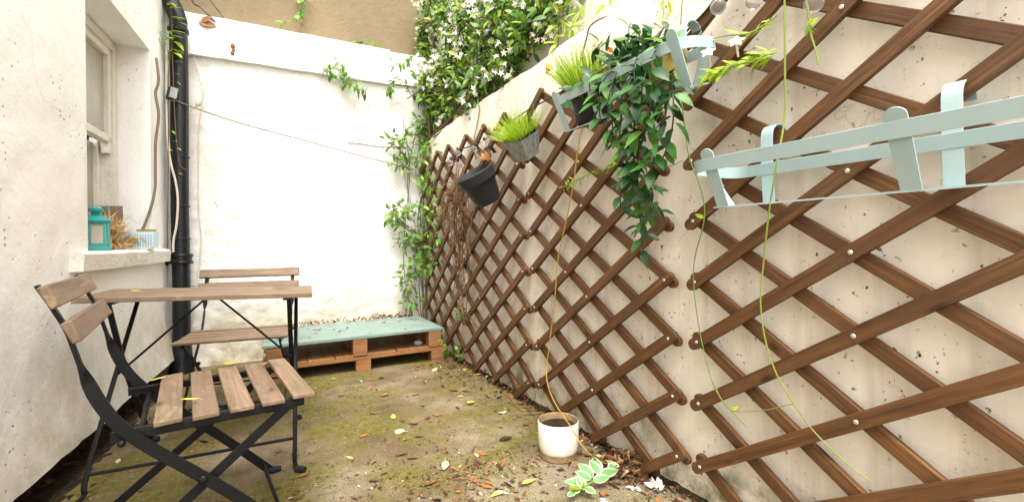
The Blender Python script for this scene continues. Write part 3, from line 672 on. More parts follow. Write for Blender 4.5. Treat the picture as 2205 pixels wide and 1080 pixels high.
# pale blue rail planters ------------------------------------------------
def planter(Y0, fY, bY, y_lo, y_hi, z_fb, z_bb, label, xb=1.06, xt=.998, hook=.22, frontH=.150, zl=.110, rs=0.0, xk=1.222, xs=1.226, hr=.036):
    rt=thing('rail_planter',(1.15,Y0,z_bb),label,'planter','pale blue rail planters'); ox,oy,oz=1.15,Y0,z_bb
    def L(x,y,z): return (x-ox,y-oy,z-oz)
    zt_=z_fb+frontH
    # ring: rounded rectangle of flat band, front x=xt+.006, back x=1.222
    rr=.075; xf=xt+.006
    def ringpts():
        P=[]; 
        for cx,cy,a0 in ((xf+rr,y_lo+rr,180),(xk-rr*.6,y_lo+rr*.6,270),(xk-rr*.6,y_hi-rr*.6,0),(xf+rr,y_hi-rr,90)):
            q=rr if cx<1.1 else rr*.6
            for k in range(7):
                a=R(a0+90*k/6); P.append((cx+q*math.cos(a),cy+q*math.sin(a)))
        P.append(P[0]); return P
    slope=(z_bb-z_fb)/(xs+.012-xb)
    pts=[L(x,y,z_fb+zl+rs*(x-xf)) for x,y in ringpts()]
    # subdivide long straight runs so the band keeps its width
    q=[]; 
    for a,b in zip(pts,pts[1:]):
        k=max(1,int((Vector(b)-Vector(a)).length/.05)); q += [tuple(Vector(a)+(Vector(b)-Vector(a))*i/k) for i in range(k)]
    q.append(pts[-1])
    MB().strip(q,.032,.003,(-.25,0,1)).build('band',BLUE,rt,bevel=.0006)
    for yv in fY:
        g=MB(); a,b=Vector(L(xb,yv,z_fb)),Vector(L(xt,yv,zt_-.016)); d=(b-a).normalized(); n=d.cross(Vector((0,1,0))).normalized()
        O=[]; wd0,wd1=.0165,.0185
        for s_,t_ in ((-wd0,0),(wd0,0)): O.append(a+Vector((0,s_,0)))
        for k in range(9): an=math.pi*k/8; O.append(b+Vector((0,wd1*math.cos(an),0))+d*(wd1*math.sin(an)*.9))
        m_=len(O); g.add([p+n*.0015 for p in O]+[p-n*.0015 for p in O],[tuple(range(m_)),tuple(range(2*m_-1,m_-1,-1))]+[(i,m_+i,m_+(i+1)%m_,(i+1)%m_) for i in range(m_)])
        g.build('front_strip',BLUE,rt,bevel=.0005)
    for yv in bY:
        P=[L(xs+.007,yv,z_bb),L(xs,yv,z_bb+.1)]+[L(xs+hr*(1-math.cos(R(a))),yv,z_bb+hook-hr+hr*math.sin(R(a))) for a in range(0,200,20)]
        MB().strip(P,.034,.003,(0,1,0)).build('back_strip',BLUE,rt,bevel=.0006)
    for ye,sg in ((y_hi,1),(y_lo,-1)):
        MB().strip([L(1.11,ye-sg*.006,z_fb+zl-.01+rs*(1.11-xf)),L(1.13,ye-sg*.055,(z_fb+z_bb)/2+.0)],.032,.003,(1,0,0)).build('end_strip',BLUE,rt,bevel=.0006)
    # bottom frame: flat bars
    zA=lambda x: z_fb+slope*(x-xb)
    xe=xs+.007; c=[(xb,y_lo+.055),(xe,y_lo+.055),(xe,y_hi-.055),(xb,y_hi-.055),(xb,y_lo+.055)]
    g=MB()
    for (xa,ya),(xc,yc) in zip(c,c[1:]):
        g.bar(L(xa,ya,zA(xa)+.002),L(xc,yc,zA(xc)+.002),.006,.004,(1,0,slope) if xa==xc else (0,1,0))
    for yv in bY: g.bar(L(xb+.004,yv,zA(xb)+.001),L(xe-.004,yv,zA(xe-.004)+.001),.03,.002,(0,1,0))
    g.build('bottom_frame',BLUE,rt)
    return rt
planter(.39,(.79,.392,-.01),(.775,.387,0.0),-.095,.872,.985,1.000,'empty pale blue metal rail planter hooked on the nearest trellis panel')
planter(1.17,(.902,1.285,1.485),(1.02,1.38),.872,1.520,1.338,1.375,'pale blue metal rail planter holding two pots and the trailing artificial vine',hook=.23,frontH=.150,rs=.15,xk=1.17,xs=1.178,hr=.036)
# pots in planter
bp=thing('grass_pot',(1.098,1.385,1.362),'black plastic pot of tall bright grass standing in the rail planter','potted plant',rot=(0,R(-4),0))
bp.scale=(.86,.90,1.0)
MB().lathe([(.0001,-.01),(.064,-.01),(.068,0),(.083,.10),(.088,.10),(.090,.125),(.085,.126),(.080,.11),(.0001,.105)],32).build('pot',BLACKP,bp)
g=MB(); grass(g,480,.086,.11,.215,.45,(0,0,.10),(-.12,.22,0)); g.build('grass_tuft',GRASS,bp)
g=MB(); g.lathe([(.004,.0),(.012,.02),(.02,.032)],8,Matrix.Translation((-.11,.16,.22))@Matrix.Rotation(R(60),4,'X')); g.tube(spline([(0,.05,.1),(-.08,.11,.18),(-.11,.16,.22)],4),.003,5); g.build('orange_flower',ORANGE,bp)
mp=thing('mustard_pot',(1.098,1.015,1.366),'mustard yellow pot behind the trailing vine in the rail planter','pot',rot=(0,R(-3),0))
mp.scale=(.82,.82,.9)
MB().lathe([(.0001,-.01),(.062,-.01),(.066,0),(.082,.10),(.084,.118),(.078,.118),(.074,.10),(.0001,.095)],32).build('pot',YPOT,mp)

# artificial vine
av=thing('artificial_vine',(1.10,1.08,1.49),'glossy dark green artificial vine trailing from the rail planter','plant'); AO=Vector((1.10,1.08,1.49))
ST=[[(1.120,1.102,1.495),(0.990,1.068,1.374),(1.000,1.118,1.226),(1.030,1.083,1.074),(1.060,1.095,0.972),(1.080,1.103,0.859)],
[(1.100,1.033,1.453),(0.990,0.967,1.289),(1.000,1.042,1.168),(1.030,1.143,1.081),(1.050,1.178,1.000)],
[(1.100,1.145,1.523),(1.020,1.217,1.487),(1.020,1.363,1.468),(1.020,1.422,1.441)],
[(1.080,0.969,1.413),(0.980,0.906,1.258),(1.000,0.970,1.155),(1.030,1.020,1.039),(1.050,0.994,0.967)],
[(1.100,1.102,1.507),(0.980,1.082,1.362),(0.990,1.085,1.248),(1.020,1.038,1.112),(1.050,1.030,1.026),(1.070,1.134,0.913)],
[(1.100,1.123,1.530),(1.000,1.170,1.452),(0.985,1.201,1.382),(0.985,1.195,1.300)],
[(1.100,1.005,1.443),(1.000,0.899,1.285),(1.000,0.909,1.196),(1.020,0.972,1.116)],
[(1.120,1.102,1.511),(0.980,0.993,1.363),(0.980,1.023,1.261),(1.000,1.087,1.161),(1.030,1.070,1.014)],
[(1.08,1.15,1.50),(1.02,1.236,1.56),(1.04,1.25,1.60)],[(1.08,1.10,1.50),(1.10,1.143,1.60)],[(1.08,1.08,1.48),(1.11,1.02,1.585)],[(1.08,1.10,1.49),(1.05,1.20,1.53)],[(1.1,1.05,1.48),(1.08,.97,1.50)],[(1.09,1.00,1.50),(.99,.96,1.44),(.975,.955,1.33),(.985,.98,1.22)],[(1.09,1.06,1.50),(.985,1.03,1.44),(.975,1.02,1.33),(.985,1.04,1.2),(1.01,1.06,1.1)],[(1.09,1.14,1.50),(.99,1.13,1.43),(.98,1.13,1.32),(.99,1.14,1.2)],[(1.09,1.2,1.50),(.99,1.21,1.45),(.985,1.22,1.36)],[(1.1,1.15,1.50),(1.12,1.2,1.63),(1.14,1.21,1.67)]]
gs=MB(); gl=MB()
for st in ST:
    q=spline([Vector(p)-AO for p in st],10); gs.tube(q,.0024,5); k=0; acc=0
    for a,b in zip(q,q[1:]):
        acc += (b-a).length
        while acc>.0185:
            acc -= .0185; k+=1; t=(b-a).normalized(); ang=k*2.4+rnd.uniform(-.5,.5)
            o=t.orthogonal().normalized(); o=Matrix.Rotation(ang,3,t)@o
            d=(o*1.0+t*.35+Vector((-.15,0,-.15))).normalized(); d.x=min(d.x,.35); L=rnd.uniform(.042,.072)
            gl.leaf(a+o*.004,d,Vector((-.55,-.3,.75))+rvec(.35),L,L*rnd.uniform(.40,.5),.22,rnd.uniform(.1,.5),0,6,.85,twist=rnd.uniform(-.2,.2))
for _ in range(70):
    c=Vector((rnd.uniform(-.06,.02),rnd.uniform(-.08,.14),rnd.uniform(-.02,.07))); d=(rvec()+Vector((-.3,0,.35))).normalized(); L=rnd.uniform(.04,.065)
    gl.leaf(c,d,Vector((-.4,-.3,.8))+rvec(.4),L,L*.46,.22,.3,0,6,.85)
gs.build('stem',STEMD,av); gl.build('foliage',ALEAF,av)
g=MB()
for p in ((-.06,.11,.05),(-.05,.14,.0),(-.07,.16,-.02)): g.leaf(p,(-.5,.5,.6),(-1,0,0),.03,.016,mi=0)
g.build('orange_flower',ORANGE,av)

# white ceramic pot on the floor
wp=thing('ceramic_pot',(1.072,1.60,0),'white speckled ceramic pot of dark soil standing on the floor by the trellis','pot')
g=MB(); g.lathe([(.0001,.0),(.074,0),(.078,.004),(.0785,.028),(.0795,.030),(.084,.05),(.086,.148),(.0835,.152),(.0805,.149),(.078,.125),(.0001,.123)],48,mis=[1,1,1,1,0,0,0,1,1,1]); g.build('pot',[CERAM,TERRA],wp)
g=MB(); 
vs=[(0,0,.128)]
for r_ in range(1,7):
    for k in range(20): a=2*math.pi*k/20; vs.append((.0128*r_*math.cos(a),.0128*r_*math.sin(a),.126+.004*fbm(r_*3,k*2,1)))
g.add(vs,[(0,1+k,1+(k+1)%20) for k in range(20)]+[(1+r_*20+k,21+r_*20+k,21+r_*20+(k+1)%20,1+r_*20+(k+1)%20) for r_ in range(5) for k in range(20)]); g.build('soil',SOIL,wp)

# ------------------------------------------------------------------ sill objects (positions follow the wall line)
def sillp(y,n): return Vector((-.89+.063*y+n,y,.886))
lp=sillp(2.925,-.034)
ln=thing('lantern',lp,'teal metal lantern with glass sides on the window sill, half hidden by the wall edge','lantern',rotz=R(20))
g=MB(); g.box((0,0,.008),(.105,.105,.016)); g.box((0,0,.020),(.092,.092,.010))
g.box((0,0,.138),(.100,.100,.010)); g.add([(-.058,-.058,.143),(.058,-.058,.143),(.058,.058,.143),(-.058,.058,.143),(-.018,-.018,.172),(.018,-.018,.172),(.018,.018,.172),(-.018,.018,.172)],[(3,2,1,0),(0,1,5,4),(1,2,6,5),(2,3,7,6),(3,0,4,7),(4,5,6,7)])
for sx in(-1,1):
    for sy in(-1,1): g.box((sx*.041,sy*.041,.079),(.013,.013,.11))
g.build('frame',TEALM,ln,bevel=.002)
g=MB(); g.lathe([(.015,.172),(.017,.188),(.030,.190),(.032,.202),(.012,.210),(.0001,.211)],16); g.build('vent_cap',TEALM,ln)
g=MB(); g.tube([(.03*math.cos(R(a))*1.6,.0,.20+.02*math.sin(R(a))) for a in range(-20,210,20)],.0018,6); g.build('handle',TEALM,ln)
for ax in range(4):
    g=MB(); g.box((0,-.040,.079),(.068,.003,.106)); g.build('glass_pane',GLASS,ln,rot=(0,0,R(90*ax)))
    if ax%2==0:
        g=MB(); g.box((-.026,-.044,.079),(.008,.004,.10)); g.box((.026,-.044,.079),(.008,.004,.10)); g.box((0,-.044,.127),(.044,.004,.007)); g.box((0,-.044,.031),(.044,.004,.007)); g.build('door_frame',TEALM,ln,rot=(0,0,R(90*ax)),bevel=.001)
tp=sillp(3.50,-.033)
tn=thing('tin_planter',tp,'pale blue striped tin box with a round hole on the window sill, dry grass inside','tin box',rotz=R(-8))
g=MB(); w_,d_,h_=.20,.085,.105
P=[(-w_/2,-d_/2,.008),(w_/2,-d_/2,.008),(w_/2,d_/2,.008),(-w_/2,d_/2,.008)]; Q=[(x*1.04,y*1.04,h_) for x,y,_ in P]; Q2=[(x*.97,y*.93,h_) for x,y,_ in P]; B0=[(x*.93,y*.9,.02) for x,y,_ in P]
g.add(P+Q+Q2+B0,[(3,2,1,0)]+[(l*4+k,l*4+(k+1)%4,l*4+4+(k+1)%4,l*4+4+k) for l in range(3) for k in range(4)]+[(12,13,14,15)])
for sx in (-.08,.08): g.box((sx,-.02,.004),(.02,.03,.008)); 
g.build('box',TIN,tn,bevel=.001)
g=MB()
for k in range(15): x=-.092+.0131*k; g.box((x,-d_/2-.0030,.052),(.0045,.002,.072))
g.build('stripe',TINST,tn)
g=MB(); g.lathe([(.030,0),(.030,.002),(.0001,.002)],24,Matrix.Translation((-.01,-d_/2-.004,.05))@Matrix.Rotation(R(90),4,'X')); g.build('hole_plate',TINTRIM,tn)
g=MB(); g.box((.045,.03,h_+.006),(.10,.006,.022)); g.build('rim',TINTRIM,tn,bevel=.001)
sp=thing('straw_bundle',sillp(3.33,-.10)+Vector((0,0,.002)),'tangled dry straw heap between the teal lantern and the tin box','dried plant')
g=MB()
for _ in range(300):
    a=rnd.uniform(0,6.28); r_=abs(rnd.gauss(0,.045)); z=rnd.uniform(.0,.15)
    p=Vector((r_*math.cos(a)*.7,r_*math.sin(a)*1.55,z*(1-r_*3))); d=Vector((rnd.gauss(.1,.7),rnd.gauss(.2,1),rnd.gauss(.1,.6))).normalized()
    g.leaf(p,d,rvec(),rnd.uniform(.05,.13),rnd.uniform(.004,.011),.3,rnd.uniform(-.2,.9),0,4,.8,twist=rnd.uniform(-.4,.4))
g.build('straw',STRAW,sp)
g=MB()
for _ in range(22):
    a=rnd.uniform(-1.2,1.2); p=Vector((.085+rnd.uniform(-.01,.02),.14+rnd.uniform(-.02,.02),.075)); d=Vector((.45,math.sin(a)*.7,-math.cos(a)*.6)); g.leaf(p,d,rvec(),rnd.uniform(.04,.075),.008,.3,.5,0,4)
g.build('straw',STRAW,sp)
bd=thing('wood_offcut',sillp(3.585,-.145)+Vector((0,0,.0)),'grey wooden offcut with a nail hole leaning in the window corner behind the straw','board',rot=(R(-6),R(-8),R(5)))
MB().box((0,0,0),(.27,.095,.018)).build('board',GREYW,bd,(0,0,.133),rot=(R(90),R(-84),0),bevel=.002)
MB().lathe([(.006,0),(.006,.003),(.0001,.003)],10,Matrix.Translation((.0,-.012,.205))@Matrix.Rotation(R(90),4,'X')).build('nail_hole',SOIL,bd)

# ------------------------------------------------------------------ plants
def foliage(gl, centers, r, n, L0, L1, W, up=.4, out=(-.3,-.6,.1), seg=4, mi=0, droop=(.1,.6), aniso=(1,1,1), xmax=None, ymax=None):
    for c in centers:
        c=Vector(c[:3])
        for _ in range(n):
            q=rvec(rnd.random()**.5*r); q=Vector((q.x*aniso[0],q.y*aniso[1],q.z*aniso[2])); p=c+q
            if xmax and p.x>xmax: p.x=xmax-rnd.random()*.02
            if ymax and p.y>ymax: p.y=ymax-rnd.random()*.02
            d=(rvec()*.9+q.normalized()*.5+Vector(out)*.6).normalized(); L=rnd.uniform(L0,L1)
            gl.leaf(p,d,Vector((-.3,-.5,up+.3))+rvec(.6),L,L*rnd.uniform(W*.85,W*1.15),.2,rnd.uniform(*droop),mi,seg,.85)
JC=[(1.36,3.67,2.85),(1.36,3.08,2.59),(1.36,2.57,2.36),(1.36,2.23,2.22),(1.36,2.03,2.17),(1.35,4.00,3.11),(1.36,3.41,2.53),(1.36,2.92,2.32),(1.36,2.51,2.16),(1.36,2.25,2.13),(1.36,3.57,2.40),(1.36,3.80,2.32),(1.36,3.27,2.21),(1.36,2.85,2.07),(1.36,2.58,2.03),(1.36,3.93,2.20),(1.36,3.48,2.07),(1.36,3.06,2.00),(1.36,3.81,2.04),(1.27,4.00,2.33),(1.36,2.77,2.48),(1.36,3.26,2.74),(1.38,4.2,2.62),(1.40,4.3,2.85),(1.38,4.2,2.42),(1.40,4.25,3.02)]
LC=[(1.24,4.05,1.98),(1.09,4.05,1.84),(1.31,4.05,1.86),(1.20,4.05,1.68),(1.05,4.05,1.65),(1.26,4.05,1.53),(1.08,4.05,1.21),(1.23,4.05,1.21),(1.03,4.05,1.11),(1.21,4.05,1.00),(1.10,4.05,0.92),(1.27,4.05,0.92),(1.16,4.05,0.71),(1.28,4.05,0.75),(1.11,4.05,0.58),(1.14,4.05,0.39),(1.30,4.05,2.01),(1.19,3.66,1.66),(1.20,3.62,1.40),(1.19,3.60,1.16),(1.20,3.62,.93),(1.19,3.66,.74),(1.0,4.05,1.76),(.98,4.06,1.16)]
jo=Vector((1.28,3.95,1.88))
jc=thing('jasmine_climber',jo,'bushy dark green jasmine covered in small white flowers, above the wall corner','climber')
J=[Vector(c)-jo for c in JC]
gl=MB(); foliage(gl,J,.175,150,.05,.085,.42,aniso=(.62,1.0,1.0),xmax=1.462-jo.x,ymax=4.42-jo.y)
gl.build('foliage',JLEAF,jc)
gs=MB()
for k in range(34):
    a=rnd.choice(J); b=min((x for x in J if (x-a).length>.05),key=lambda x:(x-a).length+rnd.random()*.5); gs.tube(spline(wob([Vector((.05,.1,-.1))+a*.2,a+Vector((.05,0,-.08)),b,b+rvec(.2)],.05),5),.0045,5)
gs.tube(spline([(.0,-.02,-.05),(.05,-.55,.05),(.06,-1.05,.12),(.08,-1.5,.2)],8),.010,6)
gs.tube(spline([(-.02,.06,-1.85),(.0,.08,-1.2),(.03,.06,-.5),(.02,.0,.2)],8),.012,6)
gs.build('stem',STEMB,jc)
def blossom(seed):
    r_=random.Random(seed); g=MB()
    for _ in range(r_.randint(5,9)):
        c=Vector((r_.uniform(-.05,.05),r_.uniform(-.05,.05),r_.uniform(-.05,.05))); ax=Vector((r_.gauss(-.5,.5),r_.gauss(-.8,.5),r_.gauss(.2,.5))).normalized(); o=ax.orthogonal().normalized()
        for k in range(5):
            d=Matrix.Rotation(2*math.pi*k/5,3,ax)@o; g.leaf(c,(d+ax*.25),ax,r_.uniform(.016,.025),.0095,.1,.15,0 if r_.random()<.72 else 1,3,.8,twist=.3)
        if r_.random()<.6: g.tube([c-ax*.03,c],.002,4,1)
    return g.mesh('blossom',[PETAL,PETALC])
BM=[blossom(i) for i in range(6)]
for k in range(66):
    c=rnd.choice(J); q=rvec(.165); q=Vector((-abs(q.x)*.72,q.y-.03,q.z)); put('blossom',BM[k%6],jc,c+q,(rnd.uniform(-.5,.5),rnd.uniform(-.5,.5),rnd.uniform(-.6,.6)))
lo_=Vector((1.2,4.08,.25))
lc=thing('corner_climber',lo_,'light green leafy climber growing up the corner beside the farthest trellis panel','climber')
gl=MB(); Lc=[Vector(c)-lo_ for c in LC]
foliage(gl,Lc,.115,30,.042,.085,.36,out=(-.4,-.6,-.05),aniso=(1,.5,.85),ymax=4.125-lo_.y,xmax=1.295-lo_.x)
gl.build('foliage',CLEAF,lc)
gs=MB()
for k in range(7):
    x=rnd.uniform(-.12,.09); gs.tube(spline(wob([(x*.5+.05,.03,-.25),(x*.8+.03,.03,.3),(x+.03*rnd.gauss(0,1),.03,.8),(x+.03*rnd.gauss(0,1),.02,1.3),(x*1.2,.0,1.75)],.045),6),rnd.uniform(.002,.0045),5)
for c in Lc:
    for _ in range(3): gs.tube(spline([Vector((c.x*.4+.04,.02,c.z-.12)),c+rvec(.03),c+Vector((rnd.uniform(-.14,.05),-.03,rnd.uniform(-.08,.08)))],4),.0025,4)
gs.build('stem',STEMB,lc)
def sprig(name, pts, n, L0, L1, W, leafm, stemm, label, cat, r=.07, stem=.003, spread=None, out=(-.2,-.5,-.1), group=None, seg=4):
    o=Vector(pts[0]); t=thing(name,o,label,cat,group); q=spline([Vector(p)-o for p in pts],8); g=MB(); g.tube(q,[stem*(1-.6*i/len(q)) for i in range(len(q))],5); g.build('stem',stemm,t)
    g=MB()
    for k in range(n):
        i=rnd.randrange(1,len(q)); tt=(q[i]-q[i-1]).normalized(); d=(tt*.6+rvec(.8)+Vector(out)*.5).normalized(); L=rnd.uniform(L0,L1)
        g.leaf(q[i]+rvec(rnd.random()*r),d,Vector((-.2,-.5,.8))+rvec(.4),L,L*W,.2,rnd.uniform(.05,.5),0,seg,.85)
    g.build('foliage',leafm,t); return t
sprig('climber_sprig',[(.60,4.2,2.48),(.58,4.09,2.40),(.62,4.06,2.29),(.74,4.05,2.17)],62,.05,.085,.36,CLEAF,STEMG,'leafy green sprig hanging over the middle of the white beam','plant',.085,.004)
sprig('climber_sprig',[(.50,4.2,2.44),(.48,4.08,2.38),(.45,4.06,2.36),(.62,4.06,2.27),(.80,4.06,2.19)],34,.05,.08,.36,CLEAF,STEMG,'smaller light sprig just left of the leafy sprig under the white beam','plant',.05)
sprig('climber_sprig',[(.30,4.42,3.15),(.27,4.38,2.97),(.24,4.36,2.88),(.14,4.36,2.80)],26,.05,.085,.45,CLEAF,STEMG,'bright green sprig hanging on the bare brown wall','plant',.05)
sprig('climber_sprig',[(1.0,4.40,2.75),(.93,4.38,2.76),(.83,4.37,2.80),(.72,4.37,2.74)],16,.04,.065,.6,CLEAF,STEMG,'sparse low sprig creeping along the foot of the brown wall','plant',.02)
sprig('climber_sprig',[(1.16,4.06,2.25),(1.08,4.04,2.36),(1.0,4.05,2.33),(.97,4.06,2.24)],30,.045,.075,.4,JLEAF,STEMB,'dark sprig curling over the end of the white beam','plant',.045)
sprig('climber_sprig',[(1.2,3.95,2.62),(1.1,3.95,2.50),(1.02,3.96,2.46),(.96,3.97,2.45)],30,.05,.08,.4,CLEAF,STEMG,'yellowish sprig reaching left from the jasmine over the white beam','plant',.05)
# pale sprays over the upper wall
vs_=thing('variegated_sprig',(1.42,2.15,2.12),'pale green and cream variegated sprig hanging over the wall ledge beside the jasmine','plant')
def variegated(g,p,d,nrm,L,W): g.leaf(p,d,nrm,L,W,.15,.25,0,6,.85,out=1)
g=MB(); gs=MB(); q=spline([(0,.1,.05),(-.05,-.05,.04),(-.08,-.2,-.05),(-.09,-.33,-.17)],8); gs.tube(q,.0035,5); q2=spline([(-.04,-.1,.02),(-.08,-.2,-.12),(-.08,-.18,-.22)],6); gs.tube(q2,.003,5); gs.build('stem',STEMB,vs_)
for qq,n in ((q,26),(q2,12)):
    for _ in range(n):
        i=rnd.randrange(1,len(qq)); variegated(g,qq[i],(rnd.gauss(-.2,.4),rnd.gauss(0,.8),rnd.gauss(0,.7)),Vector((-.5,-.5,.6)),rnd.uniform(.055,.095),rnd.uniform(.022,.032))
g.build('foliage',[FERN,VOUT],vs_)
line('bare_twig',[(1.42,1.55,1.93),(1.30,1.62,1.88),(1.285,1.66,1.80),(1.28,1.75,1.62)],.004,STEMB,'thin bare twig hanging down the cream wall above the grass pot','twig')
line('bare_twig',[(1.42,2.9,1.93),(1.30,2.88,1.90),(1.296,2.86,1.80),(1.29,2.95,1.60),(1.285,2.90,1.48)],.004,STEML,'pale dry runner hanging down the cream wall left of the zinc pot','twig')
sprig('lime_sprig',[(1.42,1.12,2.0),(1.30,1.16,1.86),(1.28,1.19,1.78),(1.27,1.18,1.70)],12,.03,.06,.35,FERN,STEML,'thin lime green runner with few leaves above the planted rail planter','plant',.02,.0025)
sprig('lime_sprig',[(1.42,1.4,2.02),(1.30,1.45,1.93),(1.28,1.52,1.88)],12,.03,.06,.35,FERN,STEML,'tiny lime green sprig on the ledge above the rail planter','plant',.03,.002)

# hanging vines on the trellis
def vine(pts, r, mat, label, leaves=0, lm=None, L=(.02,.035)):
    o=Vector(pts[0]); t=thing('vine',o,label,'vine'); g=MB(); q=spline([Vector(p)-o for p in pts],7); g.tube(q,[r*(1-.4*i/len(q)) for i in range(len(q))],6); g.build('stem',mat,t)
    if leaves:
        g=MB()
        for _ in range(leaves):
            i=rnd.randrange(3,len(q)); g.leaf(q[i],rvec()+Vector((-.3,0,0)),Vector((-1,0,.4)),rnd.uniform(*L),.014,.2,.3,0,4)
        g.build('foliage',lm or FERN,t)
    return t
vine([(1.225,1.585,1.446),(1.225,1.638,1.335),(1.225,1.683,1.154),(1.225,1.745,0.987),(1.225,1.814,0.812),(1.225,1.846,0.607),(1.22,1.89,0.392),(1.20,1.89,0.246),(1.13,1.72,.185),(1.062,1.50,.163),(1.050,1.40,.12),(1.13,1.40,.045),(1.21,1.38,.02)],.0034,STEMY,'long yellow stem hanging down the trellis and over the white ceramic pot')
vine([(1.2,.705,1.75),(1.2,.707,1.368),(1.2,.709,1.223),(1.175,.716,1.102),(1.19,.749,.969),(1.2,.771,.843),(1.2,.782,.727),(1.2,.767,.614),(1.2,.730,.522),(1.21,.660,.422),(1.225,.577,.353),(1.235,.530,.331)],.0027,STEML,'long lime green stem hanging past the empty rail planter down the nearest panel')
vine([(1.23,1.046,1.85),(1.23,1.071,1.614),(1.235,1.079,1.429),(1.235,1.062,1.269),(1.235,1.045,1.172),(1.235,1.0,1.06),(1.235,.989,.992),(1.235,.997,.94),(1.235,1.027,.849),(1.235,1.036,.773),(1.235,1.025,.667),(1.235,1.004,.564),(1.235,.974,.467),(1.235,.945,.416),(1.235,.894,.375),(1.235,.849,.349)],.0026,STEMG,'thin dark green stem hanging along the gap between the two nearest trellis panels',3)
vine([(1.235,.974,.467),(1.235,.925,.393),(1.235,.878,.387),(1.235,.792,.419),(1.235,.714,.461)],.0018,STEML,'thin curled tendril crossing the lower part of the nearest trellis panel')
t=vine([(1.2,.653,1.70),(1.2,.653,1.536),(1.2,.646,1.451),(1.2,.643,1.415),(1.2,.632,1.37),(1.2,.625,1.328)],.0032,STEML,'short lime green shoot with one folded leaf tuft near the top right bulbs')
g=MB()
for k in range(7): g.leaf(Vector((0,-.008,-.265))+rvec(.004),rvec(1)+Vector((-.2,0,-.3)),(-1,0,.5),.026,.014,.2,.4,0,4)
g.build('leaf_tuft',FERN,t)
vine([(1.22,1.30,1.20),(1.21,1.2,1.19),(1.215,1.12,1.155),(1.22,1.06,1.165)],.0018,STEMG,'dark runner crossing the trellis toward the empty planter below the artificial vine')
def pinnate(name, pts, label, n=16, L=(.035,.06), flowers=()):
    o=Vector(pts[0]); t=thing(name,o,label,'plant'); q=spline([Vector(p)-o for p in pts],9); g=MB(); g.tube(q,.0022,5); g.build('stem',STEML,t); g=MB()
    for k in range(n):
        i=min(len(q)-1,1+int((len(q)-1)*k/n)); tt=(q[i]-q[i-1]).normalized()
        for s_ in (-1,1):
            sd=tt.cross(Vector((-1,0,0))).normalized()*s_; g.leaf(q[i]+rvec(.010),tt*1.0+sd*rnd.uniform(.15,.8)+rvec(.45),Vector((-.8,-.2,.6))+rvec(.4),rnd.uniform(*L),rnd.uniform(.006,.010),.15,rnd.uniform(0,.4),0,4,.8)
    g.build('foliage',FERN,t)
    for f in flowers:
        g=MB(); ax=Vector((-.7,-.4,.5)).normalized(); oo=ax.orthogonal().normalized()
        for k in range(5): g.leaf(Vector(f)-o,(Matrix.Rotation(2*math.pi*k/5,3,ax)@oo)+ax*.2,ax,.021,.013,.1,.2,0,4)
        g.tube([Vector(f)-o,Vector(f)-o-ax*.05],.003,5); g.build('flower',PETAL,t)
    return t
pinnate('jasmine_spray',[(1.19,.72,1.49),(1.17,.78,1.465),(1.14,.86,1.478),(1.12,.93,1.47)],'lime jasmine spray with one white flower beside the end of the planted rail planter',11,(.022,.04),[(1.08,.93,1.475)])
pinnate('jasmine_spray',[(1.18,.715,1.39),(1.15,.76,1.38),(1.12,.82,1.372),(1.10,.865,1.362)],'bushy lime jasmine spray with two white flowers in front of the nearest trellis panel',40,(.022,.046),[(1.09,.855,1.425),(1.10,.775,1.425)])
pinnate('jasmine_spray',[(1.20,1.33,1.195),(1.17,1.45,1.18),(1.18,1.6,1.165),(1.20,1.74,1.15)],'thin lime spray behind the artificial vine over the lattice',16,(.03,.055))
# dead creeper left of the grey pot
dc=thing('dead_creeper',(1.235,2.98,.10),'tangled dead brown creeper hanging on the trellis left of the tilted grey pot','dried plant')
g=MB()
for k in range(26):
    x0=rnd.uniform(-.09,.0); P=[(-.03+x0*.3,rnd.gauss(0,.05),1.15+rnd.uniform(-.1,.15)),(x0,rnd.gauss(.02,.08),.95),(x0*.6,rnd.gauss(0,.06),.7),(x0*.5,rnd.gauss(.02,.04),.45),(x0*.3,rnd.gauss(.0,.05),.2)][:rnd.choice((3,4,5))]; g.tube(spline(wob(P,.03),6),rnd.uniform(.0018,.004),4)
for k in range(110):
    p=Vector((rnd.uniform(-.14,.0),rnd.gauss(.03,.12),1.10+rnd.gauss(0,.09))); g.tube(spline([p,p+rvec(.07),p+rvec(.10)+Vector((-.02,0,-.06))],5),rnd.uniform(.0012,.003),4)
g.build('twig',TWIG,dc)
g=MB()
for k in range(90):
    z=rnd.uniform(.2,1.2); g.leaf((rnd.uniform(-.10,-.01),rnd.gauss(.02,.055),z),rvec(),rvec(),rnd.uniform(.02,.045),.012,.4,.6,0,3)
g.build('foliage',TWIG,dc)
